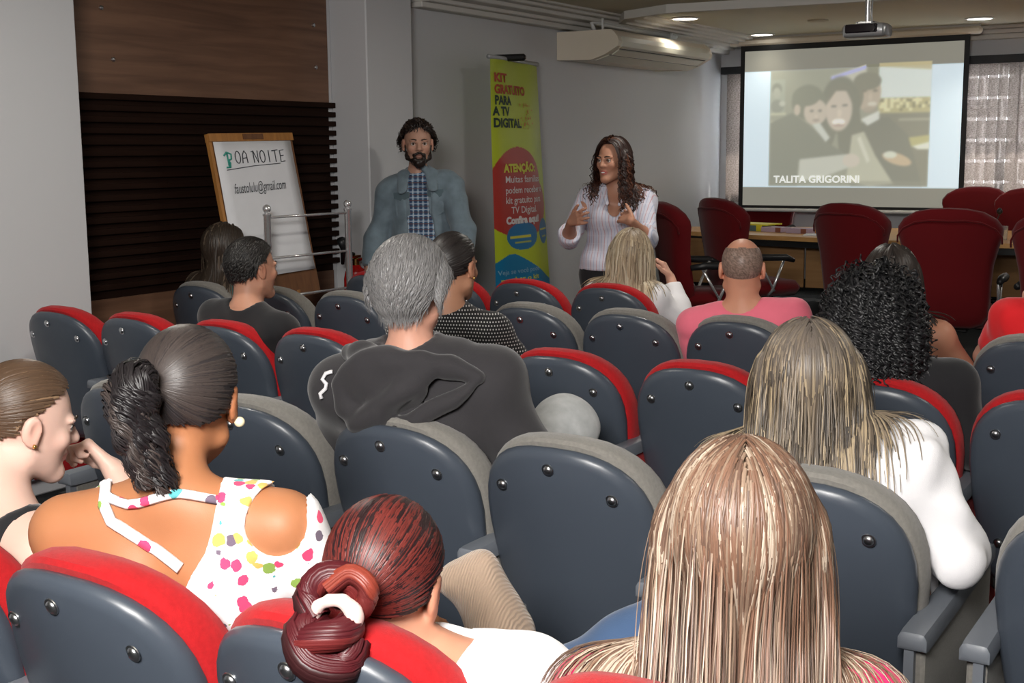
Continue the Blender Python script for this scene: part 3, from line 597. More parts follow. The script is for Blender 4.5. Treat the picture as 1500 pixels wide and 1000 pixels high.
MB().tube([EP(0.5, 0.2, -0.03), Vector((-5.27, 5.42, 0.0))], 0.018, 6).build('leg', M['easeldark'], es)
def strokes(lines, u0, v0, su, sv, r, m, name):
    mb = MB()
    for ln in lines: mb.tube([EP(u0 + x * su, v0 + y * sv, 0.013) for x, y in ln], r, 5)
    return mb.build(name, m, pp, True)
L_ = {'O': [[(.5 + .45 * math.sin(a), .5 - .5 * math.cos(a)) for a in [2 * PI * k / 12 for k in range(13)]]], 'A': [[(0, 1), (.15, .3), (.5, 0), (.85, .25), (.9, 1)], [(.05, .62), (.9, .55)]], 'N': [[(-.25, .1), (.1, .0), (.12, 1)], [(.12, 0), (.85, 1), (.9, 0)]],
      'I': [[(.5, 0), (.45, 1)]], 'T': [[(-.1, .06), (1.0, -.02)], [(.45, 0), (.42, 1)]], 'E': [[(.9, 0), (.15, .05), (.1, 1), (.9, .95)], [(.12, .5), (.75, .46)]],
      'B': [[(.3, 0), (.32, 1.1)], [(-.1, .2), (.25, -.05), (.75, .1), (.7, .45), (.3, .6)], [(.3, .6), (.5, .75), (.45, 1.1), (.0, 1.1)]]}
def word(s, u, v, w, h, gap, m, nm, r=0.0028):
    ln = []
    for ch in s:
        if ch != ' ': ln += [[(u + x * w, v + y * h) for x, y in st] for st in L_[ch]]; u += gap
        else: u += gap * 0.6
    return strokes(ln, 0, 0, 1, 1, r, m, nm)
word('B', 0.13, 0.115, 0.10, 0.085, 0.1, M['inkgreen'], 'green_letter', 0.005)
word('OA NOITE', 0.245, 0.105, 0.066, 0.08, 0.082, M['ink'], 'handwriting'); strokes([[(0.13, 0.225), (0.45, 0.205), (0.78, 0.195)]], 0, 0, 1, 1, 0.0022, M['ink'], 'underline')
hm = text_mesh('faustolulu@gmail.com', 0.062, shear=0.25); hx = max(v.co.x for v in hm.vertices)
for v in hm.vertices: v.co = EP(0.165 + 0.63 * v.co.x / hx, 0.38 - v.co.y * 1.5 - 0.02 * v.co.x, 0.014)
add('email_line', hm, M['ink'], pp)
# ------------------------------------------------------------------ chrome rail
rl = thing('guard_rail', 'chrome guard rail with two ball-topped posts in front of the easel', 'railing', (-4.8, 5.53, 0))
for y in (-0.345, 0.35):
    p = MB().lathe([(0.06, 0), (0.06, 0.012), (0.02, 0.016), (0.02, 1.26), (0.024, 1.265), (0.024, 1.275), (0.012, 1.28)], (0, y, 0), 18).build('post', M['chrome'], rl, 'auto')
    MB().lathe([(0.004, 0)] + [(0.024 * math.sin(a), 0.024 - 0.024 * math.cos(a)) for a in [PI * k / 8 for k in range(1, 8)]] + [(0.004, 0.048)], (0, y, 1.278), 16).build('ball_finial', M['chrome'], p, True)
for z in (1.255, 1.03, 0.81, 0.58): MB().tube([(0.0, -0.345, z), (0.0, 0.35, z - 0.005)], 0.0075, 10).build('rail', M['chrome'], rl, True)
# ------------------------------------------------------------------ fire extinguisher on the column side
M['extred'] = mat('extinguisher_red', (0.55, 0.012, 0.012), 0.25, 0.5)
fe = thing('fire_extinguisher', 'red fire extinguisher with black hose hanging on the column', 'fire extinguisher', (-5.12, 6.34, 0.44))
MB().lathe([(0.07, 0), (0.08, 0.015), (0.08, 0.36), (0.07, 0.41), (0.035, 0.435), (0.025, 0.45)], (0, 0, 0), 22).build('cylinder', M['extred'], fe, 'auto')
MB().lathe([(0.022, 0.45), (0.022, 0.49), (0.01, 0.50)], (0, 0, 0), 14).box((0.0, -0.02, 0.505), (0.03, 0.11, 0.016)).build('valve', M['gold'], fe, 'auto')
MB().tube([(0, -0.02, 0.52), (0.0, -0.11, 0.545)], [0.013, 0.009], 8).build('handle', M['black'], fe, True)
MB().tube([(0, 0.03, 0.48), (0.10, -0.02, 0.50), (0.13, -0.07, 0.30), (0.12, -0.05, 0.10)], 0.012, 10).build('hose', M['extred'], fe, True)
MB().tube([(-0.06, -0.06, 0.46), (-0.02, -0.10, 0.56), (0.0, -0.14, 0.62)], [0.012, 0.018, 0.03], 10).build('horn', M['black'], fe, True)
MB().box((0, 0.06, 0.3), (0.06, 0.05, 0.05)).build('wall_bracket', M['blackmetal'], fe)
# ------------------------------------------------------------------ roll-up banner
bn = thing('roll_up_banner', 'tall lime green roll-up banner about a free digital TV kit', 'banner', (0, 0, 0))
A0, A1, B0, B1 = np.array((-4.91, 7.63, 2.25)), np.array((-5.085, 8.56, 2.25)), np.array((-4.865, 7.63, 0.22)), np.array((-4.89, 8.47, 0.22))
bnrm = np.array((0.98, 0.17, 0))
def BP(u, v, off=0.0):       # v: 0 top, 1 bottom
    p = (A0 * (1 - u) + A1 * u) * (1 - v) + (B0 * (1 - u) + B1 * u) * v
    bulge = (0.015 + 0.045 * min(1, v * 2.5)) * math.sin(PI * u) + 0.006 * math.sin(9 * u + 3 * v)
    if u < 0.12: bulge -= 0.012 * ((0.12 - u) / 0.12) ** 2 * min(1, v * 4)
    return p + bnrm * (bulge + off)
nu, nv = 130, 330; Vb = []; Cb = []
Z = 2.25 - np.linspace(0, 1, nv) * 2.03
def zy(y): return (2.25 - (2.25 - (y - 86) / 206.0) ) / 2.03   # banner print row -> v
for j in range(nv):
    v = j / (nv - 1); y = 86 + v * 2.03 * 206
    for i in range(nu):
        u = i / (nu - 1); Vb.append(BP(u, v)); c = (0.46, 0.55, 0.025)
        rx = (u - 0.40) / 0.56; ry = (y - 290) / (80 if y < 290 else 58)
        ok = ((u - 0.38) / 0.42) ** 2 + ((y - 270) / 57.0) ** 2 < 1 or ((u - 0.42) / 0.55) ** 2 + ((y - 302) / 47.0) ** 2 < 1
        if ok: c = (0.40, 0.035, 0.025)
        if ((u - 0.40) / 0.25) ** 2 + ((y - 347) / 21) ** 2 < 1 or ((u - 0.86) / 0.15) ** 2 + ((y - 344) / 20) ** 2 < 1: c = (0.012, 0.16, 0.36)
        if y > 372 and ((u - 0.22) / (0.32 + (y - 372) / 85.0)) ** 2 + ((y - 470) / 98.0) ** 2 < 1: c = (0.012, 0.19, 0.38)
        if 0.20 < u < 0.52 and abs(y - 348) < 2.2 or 0.74 < u < 0.98 and abs(y - 341) < 1.5: c = (0.62, 0.58, 0.05)
        if 0.27 < u < 0.52 and abs(y - 356) < 1.2 or 0.80 < u < 0.95 and abs(y - 352) < 1.2: c = (0.38, 0.42, 0.08)
        Cb.append(c)
Fb = np.array([(j * nu + i, j * nu + i + 1, (j + 1) * nu + i + 1, (j + 1) * nu + i) for j in range(nv - 1) for i in range(nu - 1)])
sh_ = add('printed_sheet', mesh_from('printed_sheet', np.array(Vb), Fb, True, np.array(Cb)), M['colattr'], bn)
top_ = [BP(u, 0.0, 0.004) for u in (0, 0.5, 1)]
MB().tube([A0 + (0, -0.02, 0.012), A1 + (0, 0.02, 0.012)], 0.017, 12).build('top_bar', M['silver'], bn, True)
mid = A0 * 0.66 + A1 * 0.34; MB().box((mid[0] + 0.02, mid[1], 2.272), (0.05, 0.26, 0.05), rz=math.atan2(-0.175, -0.93) + PI / 2, bev=0.015).build('bar_clip', M['black'], bn, 'auto')
MB().box((-4.86, 8.05, 0.19), (0.16, 0.96, 0.08), rz=0.03, bev=0.03).build('base_cassette', M['silver'], bn, 'auto')
MB().tube([(-5.0, 8.08, 0.2), (-5.03, 8.08, 2.25)], 0.012, 8).build('support_pole', M['silver'], bn, True)
def btext(s, u0, y, cap, m, bold=0.0, wid=None, name='lettering'):
    me = text_mesh(s, cap / 206.0 / 0.70, offset=bold); hx = max(v.co.x for v in me.vertices); k = (wid / hx) if wid else 1.0
    for v in me.vertices:
        uu_ = u0 + v.co.x * k; yy = y - v.co.y * 206.0; v.co = BP(max(0, min(1, uu_)), (yy - 86) / 206.0 / 2.03, 0.004)
    return add(name, me, m, sh_)
M['bred'] = mat('banner_red', (0.42, 0.06, 0.03), 0.5, 0.2); M['bdark'] = mat('banner_dark', (0.03, 0.05, 0.04), 0.5, 0.2); M['byel'] = mat('banner_yellow', (0.62, 0.62, 0.08), 0.5, 0.2); M['bwht'] = mat('banner_white', (0.68, 0.64, 0.64), 0.5, 0.2); M['bpale'] = mat('banner_pale', (0.25, 0.42, 0.55), 0.5, 0.2)
btext('KIT', 0.045, 118, 12, M['bred'], 0.004, 0.22); btext('GRATUITO', 0.045, 135, 12.5, M['bred'], 0.004, 0.58); btext('PARA', 0.045, 151, 12.5, M['bdark'], 0.004, 0.28)
btext('A TV', 0.02, 167, 12.5, M['bdark'], 0.004, 0.26); btext('DIGITAL', 0.02, 184, 12.5, M['bdark'], 0.004, 0.47)
btext('ATENÇÃO:', 0.13, 250, 11.5, M['byel'], 0.004, 0.54)
for s, y, w, b in (('Muitas famílias', 266, 0.62, 0), ('podem receber o', 282, 0.68, 0), ('kit gratuito para', 297, 0.64, 0), ('TV Digital.', 312, 0.44, 0), ('Confira aqui!', 327, 0.56, 0.0035)):
    btext(s, 0.14 if s[0] != 'T' else 0.22, y, 10.0, M['bwht'], b + 0.0008, w)
btext('Veja se você pode', 0.02, 402, 7, M['bpale'], 0.0005, 0.62); btext('receber o kit', 0.05, 414, 7, M['byel'], 0.001, 0.58)
cf = MB()
for k in range(34):
    u = 0.56 + random.gauss(0.06, 0.07); y = random.uniform(148, 186); s_ = random.uniform(0.008, 0.018); a = random.random() * 6
    cf.raw([BP(min(0.98, u + s_ * math.cos(a + q)), (y + 206 * s_ * math.sin(a + q) - 86) / 206 / 2.03, 0.005) for q in (0, 2.1, 4.2)], [(0, 1, 2)])
cf.build('confetti_print', M['orange'], sh_, kind='stuff')
# ------------------------------------------------------------------ people: signed-distance bodies meshed as one surface
f32 = np.float32
def A3(*v): return np.array(v if len(v) == 3 else v[0], float)
def nrm(v): v = np.asarray(v, float); return v / max(1e-9, np.linalg.norm(v))
class SDF:
    def __init__(s): s.ops = []; s.wob = []
    def cone(s, a, b, ra, rb, k=0.03, n=None, q=1.0, mode='u'):
        s.ops.append(('c', A3(a), A3(b), ra, rb, k, None if n is None else nrm(n), q, mode)); return s
    def chain(s, pts, rs, k=0.02, **kw):
        for i in range(len(pts) - 1): s.cone(pts[i], pts[i + 1], rs[i], rs[i + 1], k, **kw)
        return s
    def ell(s, c, r, k=0.02, ax=None, mode='u'):
        s.ops.append(('e', A3(c), np.eye(3) if ax is None else np.asarray(ax), A3(r), None, k, None, 1.0, mode)); return s
    def cut(s, p, n, k=0.0): s.ops.append(('p', A3(p), nrm(n), 0, 0, k, None, 1, 'i')); return s
    def fn(s, f, mode='i', k=0.0): s.ops.append(('f', f, None, 0, 0, k, None, 1, mode)); return s
    def _d(s, o, P):
        t = o[0]
        if t == 'c':
            a, b, ra, rb, n, q = o[1], o[2], o[3], o[4], o[6], o[7]; ba = b - a; l2 = max(1e-9, ba @ ba)
            pa = P - a.astype(f32); h = np.clip((pa @ ba.astype(f32)) / f32(l2), 0, 1); w = pa - h[..., None] * ba.astype(f32)
            if n is not None and q != 1.0: w = w + ((w @ n.astype(f32)) * f32(1 / q - 1))[..., None] * n.astype(f32)
            d = np.sqrt((w * w).sum(-1)) - (ra + (rb - ra) * h)
            return d * f32((1 + q) / 2 if n is not None else 1)
        if t == 'e':
            w = (P - o[1].astype(f32)) @ o[2].T.astype(f32); r = o[3].astype(f32); k0 = np.sqrt(((w / r) ** 2).sum(-1)); k1 = np.sqrt(((w / (r * r)) ** 2).sum(-1))
            return np.where(k1 > 1e-6, k0 * (k0 - 1) / np.maximum(k1, 1e-6), -r.min())
        if t == 'p': return (P - o[1].astype(f32)) @ o[2].astype(f32)
        return o[1](P).astype(f32)
    @staticmethod
    def comb(D, d, k, mode):
        if mode == 'u':
            if k <= 0: return np.minimum(D, d)
            h = np.clip(0.5 + 0.5 * (D - d) / k, 0, 1); return D + (d - D) * h - k * h * (1 - h)
        if mode == 's': d = -d
        if k <= 0: return np.maximum(D, d)
        h = np.clip(0.5 - 0.5 * (D - d) / k, 0, 1); return D + (d - D) * h + k * h * (1 - h)
    def box_of(s, o):
        if o[0] == 'c': r = max(o[3], o[4]); return np.minimum(o[1], o[2]) - r, np.maximum(o[1], o[2]) + r
        if o[0] == 'e': r = o[3].max(); return o[1] - r, o[1] + r
        return None
    def bounds(s):
        lo, hi = [], []
        for o in s.ops:
            if o[8] == 'u':
                b = s.box_of(o)
                if b: lo.append(b[0]); hi.append(b[1])
        return np.min(lo, 0), np.max(hi, 0)
    def at(s, P):
        P = np.asarray(P, f32); D = np.full(P.shape[:-1], 1.0, f32)
        for o in s.ops: D = s.comb(D, s._d(o, P), o[5], o[8])
        return D
    def grad(s, P, e=0.003):
        d0 = s.at(P); g = np.stack([s.at(P + np.eye(3, dtype=f32)[i] * f32(e)) - d0 for i in range(3)], -1)
        return d0, g / np.maximum(1e-6, np.linalg.norm(g, axis=-1, keepdims=True))
    def grid(s, lo, n, h):
        ax = [(lo[i] + np.arange(n[i]) * h).astype(f32) for i in range(3)]; D = np.full(n, 1.0, f32); hi = lo + (np.array(n) - 1) * h
        for o in s.ops:
            b = s.box_of(o); sl = [slice(0, n[i]) for i in range(3)]
            if b is not None:
                m = o[5] + 2.5 * h; i0 = np.floor((b[0] - m - lo) / h).astype(int); i1 = np.ceil((b[1] + m - lo) / h).astype(int) + 1
                i0 = np.clip(i0, 0, n); i1 = np.clip(i1, 0, n)
                if (i1 <= i0).any(): continue
                sl = [slice(i0[i], i1[i]) for i in range(3)]
            P = np.stack(np.meshgrid(*[ax[i][sl[i]] for i in range(3)], indexing='ij'), -1)
            sl = tuple(sl); D[sl] = s.comb(D[sl], s._d(o, P), o[5], o[8])
        if s.wob:
            P = np.stack(np.meshgrid(*ax, indexing='ij'), -1); D += wobble(P, s.wob[0], s.wob[1], s.wob[2])
        return D
def wobble(P, amp, fr, seed):
    r = np.random.default_rng(seed); out = np.zeros(P.shape[:-1], f32)
    for _ in range(5):
        k1 = (r.normal(0, 1, 3) * fr).astype(f32); k2 = (r.normal(0, 1, 3) * fr * 0.5).astype(f32)
        out += np.sin(P @ k1 + f32(r.uniform(0, 6)) + f32(1.2) * np.sin(P @ k2 + f32(r.uniform(0, 6))))
    return out * f32(amp / 2.2)
_E = [((0, 0, 0), a) for a in ((1, 0, 0), (0, 1, 0), (0, 0, 1))] + [((1, 0, 0), a) for a in ((0, 1, 0), (0, 0, 1))] + [((0, 1, 0), a) for a in ((1, 0, 0), (0, 0, 1))] + [((0, 0, 1), a) for a in ((1, 0, 0), (0, 1, 0))] + \
     [((1, 1, 0), (0, 0, 1)), ((1, 0, 1), (0, 1, 0)), ((0, 1, 1), (1, 0, 0))]
def nets(S, lo=None, hi=None, h=0.01):
    b = S.bounds()
    lo = np.array(lo if lo is not None else b[0] - 2.2 * h, float); hi = np.array(hi if hi is not None else b[1] + 2.2 * h, float)
    n = tuple(np.maximum(4, np.ceil((hi - lo) / h).astype(int) + 1)); D = S.grid(lo, n, h); I8 = D < 0
    c = np.zeros([k - 1 for k in n], np.int8)
    for dx in (0, 1):
        for dy in (0, 1):
            for dz in (0, 1): c += I8[dx:n[0] - 1 + dx, dy:n[1] - 1 + dy, dz:n[2] - 1 + dz]
    m = (c > 0) & (c < 8); idx = np.full(m.shape, -1, np.int32); ijk = np.argwhere(m); idx[m] = np.arange(len(ijk))
    acc = np.zeros((len(ijk), 3)); num = np.zeros(len(ijk))
    for a, d in _E:
        a = np.array(a); d = np.array(d); p = ijk + a; q = p + d; da = D[p[:, 0], p[:, 1], p[:, 2]]; db = D[q[:, 0], q[:, 1], q[:, 2]]
        cr = (da < 0) != (db < 0); t = np.where(cr, da / np.where(cr, da - db, 1), 0); acc += np.where(cr[:, None], p + d * t[:, None], 0); num += cr
    V = lo + h * acc / np.maximum(1, num)[:, None]; Q = []
    for ax in range(3):
        sl0 = [slice(1, None)] * 3; sl1 = [slice(1, None)] * 3; sl0[ax] = slice(0, n[ax] - 1); sl1[ax] = slice(1, n[ax])
        o1, o2 = [(1, 2), (2, 0), (0, 1)][ax]
        for i in (o1, o2): sl0[i] = slice(1, n[i] - 1); sl1[i] = slice(1, n[i] - 1)
        s0, s1 = I8[tuple(sl0)], I8[tuple(sl1)]; e = np.argwhere(s0 != s1)
        if len(e) == 0: continue
        fl = s0[e[:, 0], e[:, 1], e[:, 2]]; e[:, o1] += 1; e[:, o2] += 1
        def cell(d1, d2): t = e.copy(); t[:, o1] += d1; t[:, o2] += d2; return idx[t[:, 0], t[:, 1], t[:, 2]]
        q = np.stack([cell(-1, -1), cell(0, -1), cell(0, 0), cell(-1, 0)], 1); q[~fl] = q[~fl][:, ::-1]; Q.append(q)
    Q = np.concatenate(Q) if Q else np.zeros((0, 4), int); Q = Q[(Q >= 0).all(1)]
    return V, Q
def relax(V, Q, it=1, lam=0.5):
    e = np.concatenate([Q[:, [0, 1]], Q[:, [1, 2]], Q[:, [2, 3]], Q[:, [3, 0]]]); e = np.concatenate([e, e[:, ::-1]])
    cnt = np.bincount(e[:, 0], minlength=len(V)).astype(float)
    for _ in range(it):
        a = np.stack([np.bincount(e[:, 0], V[e[:, 1], i], len(V)) for i in range(3)], 1) / np.maximum(1, cnt)[:, None]; V = np.where(cnt[:, None] > 0, V + lam * (a - V), V)
    return V
def solid(name, S, m, root, h=0.01, it=1, lo=None, hi=None, colf=None):
    V, Q = nets(S, lo, hi, h); V = relax(V, Q, it); o3 = np.array(root.location)
    return add(name, mesh_from(name, V - o3, Q, True, None if colf is None else colf(V)), m, root)
def multi(name, S, m, root, boxes, colf):
    Vs, Qs, b = [], [], 0
    for lo, hi, h in boxes:
        V, Q = nets(S, lo, hi, h); V = relax(V, Q, 1, 0.4); Vs.append(V); Qs.append(Q + b); b += len(V)
    V = np.concatenate(Vs); Q = np.concatenate(Qs); return add(name, mesh_from(name, V - np.array(root.location), Q, True, colf(V)), m, root)

# ---- hands, heads, bodies
def hand_ops(S, w, d, pn, side, sc=1.0, curl=(0.35, 0.5, 0.5), spread=0.12, thumb=None, k=0.006):
    """w wrist, d pointing direction, pn palm normal (palm faces it), side +1: thumb on cross(d,pn) side"""
    d = nrm(d); pn = nrm(np.array(pn) - d * (np.array(pn) @ d)); t = np.cross(d, pn) * side; L = 0.088 * sc
    for i, o in enumerate((0.030, 0.010, -0.010, -0.029)):
        S.cone(w + t * o * 0.5 * sc + d * 0.012, w + d * (L - 0.004 * abs(i - 1)) + t * o * sc, 0.015 * sc, 0.0115 * sc, 0.012)
    for i, (o, l) in enumerate(((0.030, 0.072), (0.010, 0.080), (-0.010, 0.074), (-0.029, 0.058))):
        p = w + d * (L - 0.004 * abs(i - 1)) + t * o * sc; a = spread * (0.9 - 0.6 * i); dd = nrm(d + t * a); ang = 0.0
        for j, (fr, r0, r1) in enumerate(((0.45, 0.0098, 0.0088), (0.30, 0.0088, 0.0080), (0.25, 0.0080, 0.0066))):
            ang += curl[j] * (1 + 0.12 * i); q = p + (dd * math.cos(ang) + pn * math.sin(ang)) * l * fr * sc; S.cone(p, q, r0 * sc, r1 * sc, k); p = q
    th = nrm(d * 0.75 + t * 0.75 + pn * 0.25) if thumb is None else nrm(thumb); p = w + d * 0.022 * sc + t * 0.026 * sc
    q = p + th * 0.042 * sc; S.cone(p, q, 0.014 * sc, 0.0115 * sc, 0.010); q2 = q + nrm(th + d * 0.5) * 0.03 * sc; S.cone(q, q2, 0.0110 * sc, 0.0098 * sc, k); S.cone(q2, q2 + nrm(th + d * 0.6 + pn * 0.2) * 0.024 * sc, 0.0098 * sc, 0.0075 * sc, k)
class Head:
    def __init__(s, c, yaw=0.0, pitch=0.0, roll=0.0, sc=1.0):
        """yaw clockwise from +Y, pitch down, roll to the right; angles in degrees"""
        s.c = A3(c); s.s = sc; y, p, r = map(math.radians, (yaw, pitch, roll))
        f = np.array((math.sin(y), math.cos(y), 0)); rt = np.array((math.cos(y), -math.sin(y), 0)); u = np.array((0, 0, 1.0))
        f2 = f * math.cos(p) - u * math.sin(p); u2 = u * math.cos(p) + f * math.sin(p)
        s.r = rt * math.cos(r) - u2 * math.sin(r); s.u = u2 * math.cos(r) + rt * math.sin(r); s.f = f2; s.ax = np.stack([s.r, s.f, s.u])
    def p(s, x, y, z): return s.c + (s.r * x + s.f * y + s.u * z) * s.s
    def loc(s, P): return (P - s.c) @ s.ax.T / s.s
def head_ops(S, H, sex='f', ear=True):
    k = H.s; e = lambda c, r, kk=0.02, mode='u': S.ell(H.p(*c), np.array(r) * k, kk * k, H.ax, mode)
    e((0, -0.012, 0.028), (0.074, 0.095, 0.090)); e((0, 0.030, -0.030), (0.058, 0.062, 0.082), 0.03); jw = 0.047 if sex == 'm' else 0.042
    for sx in (-1, 1):
        S.cone(H.p(sx * 0.054, 0.005, -0.062), H.p(sx * 0.014, 0.070, -0.100), 0.017 * k, 0.016 * k, 0.03 * k); e((sx * 0.036, 0.066, -0.020), (0.022, 0.018, 0.020), 0.02)
        e((sx * 0.031, 0.090, 0.006), (0.017, 0.016, 0.012), 0.014, 's'); e((sx * 0.030, 0.078, 0.022), (0.022, 0.012, 0.007), 0.012)
        e((sx * 0.031, 0.074, 0.004), (0.0145, 0.012, 0.0115), 0.004)
        e((sx * 0.013, 0.093, -0.026), (0.0085, 0.009, 0.007), 0.008)
        if ear:
            e((sx * 0.081, -0.008, -0.002), (0.0085, 0.021, 0.032), 0.007); e((sx * 0.0875, -0.001, 0.000), (0.005, 0.011, 0.018), 0.004, 's'); e((sx * 0.077, 0.001, -0.028), (0.008, 0.009, 0.010), 0.006)
    S.cone(H.p(0, 0.086, 0.010), H.p(0, 0.105, -0.022), 0.0085 * k, 0.0125 * k, 0.010 * k); e((0, 0.080, -0.098), (0.020, 0.017, 0.016), 0.02)
    e((0, 0.089, -0.054), (0.021, 0.010, 0.0055), 0.004); e((0, 0.087, -0.066), (0.018, 0.011, 0.0065), 0.004); e((0, 0.1005, -0.0598), (0.022, 0.010, 0.0018), 0.002, 's')
def skin_col(base, H, lip=(0.42, 0.12, 0.11), stub=0.0, blush=0.25):
    base = np.array(base)
    def f(P):
        L = H.loc(P); c = np.tile(base, (len(P), 1)); x, y, z = L.T
        def mixin(m, col): nonlocal c; m = np.clip(m, 0, 1)[:, None]; c = c * (1 - m) + np.array(col) * m
        mixin(blush * np.exp(-(((np.abs(x) - 0.04) / 0.022) ** 2 + ((z + 0.025) / 0.022) ** 2)) * (y > 0.03), base * (1.05, 0.72, 0.68))
        mixin(0.5 * np.exp(-((np.abs(x) - 0.08) / 0.012) ** 2 - (z / 0.03) ** 2 - ((y + .003) / .03) ** 2), base * (1.08, 0.75, 0.70))
        lm = ((x / 0.024) ** 2 + ((z + 0.060) / 0.013) ** 2 < 1) & (y > 0.078); mixin(lm * 0.75, lip); 
        if stub: mixin(stub * ((z < -0.045) & (z > -0.13) & (y > 0.0)), base * 0.4)
        return c
    return f
def face_bits(root, H, brow=(0.03, 0.02, 0.015), iris=(0.06, 0.03, 0.015)):
    o3 = np.array(root.location); d = np.linspace(0, PI, 9); a = np.linspace(0, 2 * PI, 14)[:-1]
    for sx in (-1, 1):
        c = H.p(sx * 0.031, 0.0755, 0.004); r = 0.0128 * H.s; V, C = [], []
        for t in d:
            for q in a:
                v = H.f * math.cos(t) + (H.r * math.cos(q) + H.u * math.sin(q)) * math.sin(t); V.append(c + v * r - o3); C.append((0.01, 0.008, 0.008) if t < 0.25 else (iris if t < 0.55 else (0.66, 0.62, 0.58)))
        Fq = np.array([(i * 13 + j, i * 13 + (j + 1) % 13, (i + 1) * 13 + (j + 1) % 13, (i + 1) * 13 + j) for i in range(8) for j in range(13)])
        add('eye', mesh_from('eye', np.array(V), Fq, True, np.array(C)), M['eyewhite'], root)
        pts = [H.p(sx * x, y, z) - o3 for x, y, z in ((0.013, 0.0935, 0.024), (0.028, 0.092, 0.0285), (0.045, 0.082, 0.025))]
        mb = MB(); mb.tube(pts, [0.0032 * H.s, 0.0036 * H.s, 0.0018 * H.s], 8); me = mesh_from('eyebrow', mb.V, mb.F, True, np.tile(brow, (len(mb.V), 1))); add('eyebrow', me, M['hair'], root)
        lid = [H.p(sx * x, y, z) - o3 for x, y, z in ((0.018, 0.087, 0.004), (0.025, 0.090, 0.0105), (0.034, 0.089, 0.0115), (0.044, 0.080, 0.004))]
        mb = MB(); mb.tube(lid, 0.0016 * H.s, 6); add('eyelash', mesh_from('eyelash', mb.V, mb.F, True, np.tile((0.02, 0.012, 0.01), (len(mb.V), 1))), M['hair'], root)
class Body:
    """joints in world space; builds the op lists for skin and for clothes from the same skeleton"""
    def __init__(b, H, pelvis, heading=0.0, sex='f', g=1.0, stand=False, shw=None, nb=None, lean=None, knees=None, ankles=None, elbows=None, wrists=None, shdrop=(0, 0), neck=1.0):
        a = math.radians(heading); b.f = np.array((math.sin(a), math.cos(a), 0)); b.r = np.array((math.cos(a), -math.sin(a), 0)); b.u = np.array((0, 0, 1.0)); b.H = H; b.sex = sex; b.g = g; b.pv = A3(pelvis)
        b.nb = A3(nb) if nb is not None else H.c - H.u * 0.160 * H.s - H.f * 0.035 * H.s
        sp = nrm(b.nb - b.pv); b.sp = sp; b.tf = nrm(b.f - sp * (b.f @ sp)); b.tr = np.cross(b.tf, sp); T = np.linalg.norm(b.nb - b.pv)
        b.waist = b.pv + sp * T * 0.36 - b.tf * 0.012; b.chest = b.pv + sp * T * 0.70 - b.tf * 0.02
        w = shw or (0.185 if sex == 'm' else 0.158); b.sh = [b.nb + b.tr * w * s - sp * (0.062 + shdrop[i]) - b.tf * 0.012 for i, s in enumerate((-1, 1))]
        b.hip = [b.pv + b.r * s * 0.088 * g for s in (-1, 1)]
        if stand:
            b.knee = knees or [h_ + b.f * 0.02 - b.u * 0.44 * (b.pv[2] / 0.95) for h_ in b.hip]; b.ank = ankles or [np.array((k_[0], k_[1], 0.085)) - b.f * 0.03 for k_ in b.knee]
        else:
            b.knee = knees or [b.pv + b.r * s * 0.11 + b.f * 0.42 + b.u * 0.04 for s in (-1, 1)]; b.ank = ankles or [np.array((k_[0], k_[1], 0.09)) + b.f * 0.02 for k_ in b.knee]
        b.knee = [A3(k_) for k_ in b.knee]; b.ank = [A3(k_) for k_ in b.ank]
        b.elb = [b.sh[i] + b.tr * s * 0.045 - sp * 0.27 + b.f * 0.05 for i, s in enumerate((-1, 1))]
        if elbows: b.elb = [A3(e) if e is not None else b.elb[i] for i, e in enumerate(elbows)]
        b.wr = [b.elb[i] + b.f * 0.20 - b.tr * s * 0.08 - b.u * 0.03 for i, s in enumerate((-1, 1))]
        if wrists: b.wr = [A3(e) if e is not None else b.wr[i] for i, e in enumerate(wrists)]
        b.neck = neck
    def torso(b, S, t=0.0, low=True, k=0.05):
        g = b.g; m = b.sex == 'm'; hw = (0.05 if m else 0.06) * g; n = b.tf
        for s in (-1, 1):
            o = b.tr * s
            if low: S.cone(b.pv + b.r * s * hw * 1.1, b.pv + b.r * s * hw * 1.1 + b.sp * 0.06, (0.122 if m else 0.128) * g + t, 0.115 * g + t, k, n, 0.86)
            S.cone(b.pv + o * hw + b.sp * 0.06, b.waist + o * hw * 0.85, 0.112 * g + t, (0.105 if m else 0.090) * g + t, k, n, 0.90)
            S.cone(b.waist + o * hw * 0.85, b.chest + o * hw * 1.2, (0.105 if m else 0.090) * g + t, (0.112 if m else 0.100) * g + t, k, n, 0.86)
            S.cone(b.chest + o * hw * 1.2, b.sh[(s + 1) // 2] - o * 0.05 - b.sp * 0.03, (0.105 if m else 0.092) * g + t, 0.068 * g + t, k, n, 0.88)
            if not m: S.ell(b.chest + o * 0.072 * g + b.tf * 0.072 * g - b.sp * 0.015, np.array((0.062, 0.058, 0.06)) * g + t, 0.04, np.stack([b.tr, b.tf, b.sp]))
        S.cone(b.sh[0], b.sh[1], 0.052 * g + t, 0.052 * g + t, 0.04, n, 0.9)
        for s in (0, 1): S.cone(b.nb - b.sp * 0.012, b.sh[s] + b.sp * 0.012, 0.048 * g + t * 0.8, 0.040 * g + t, 0.045)
        return S
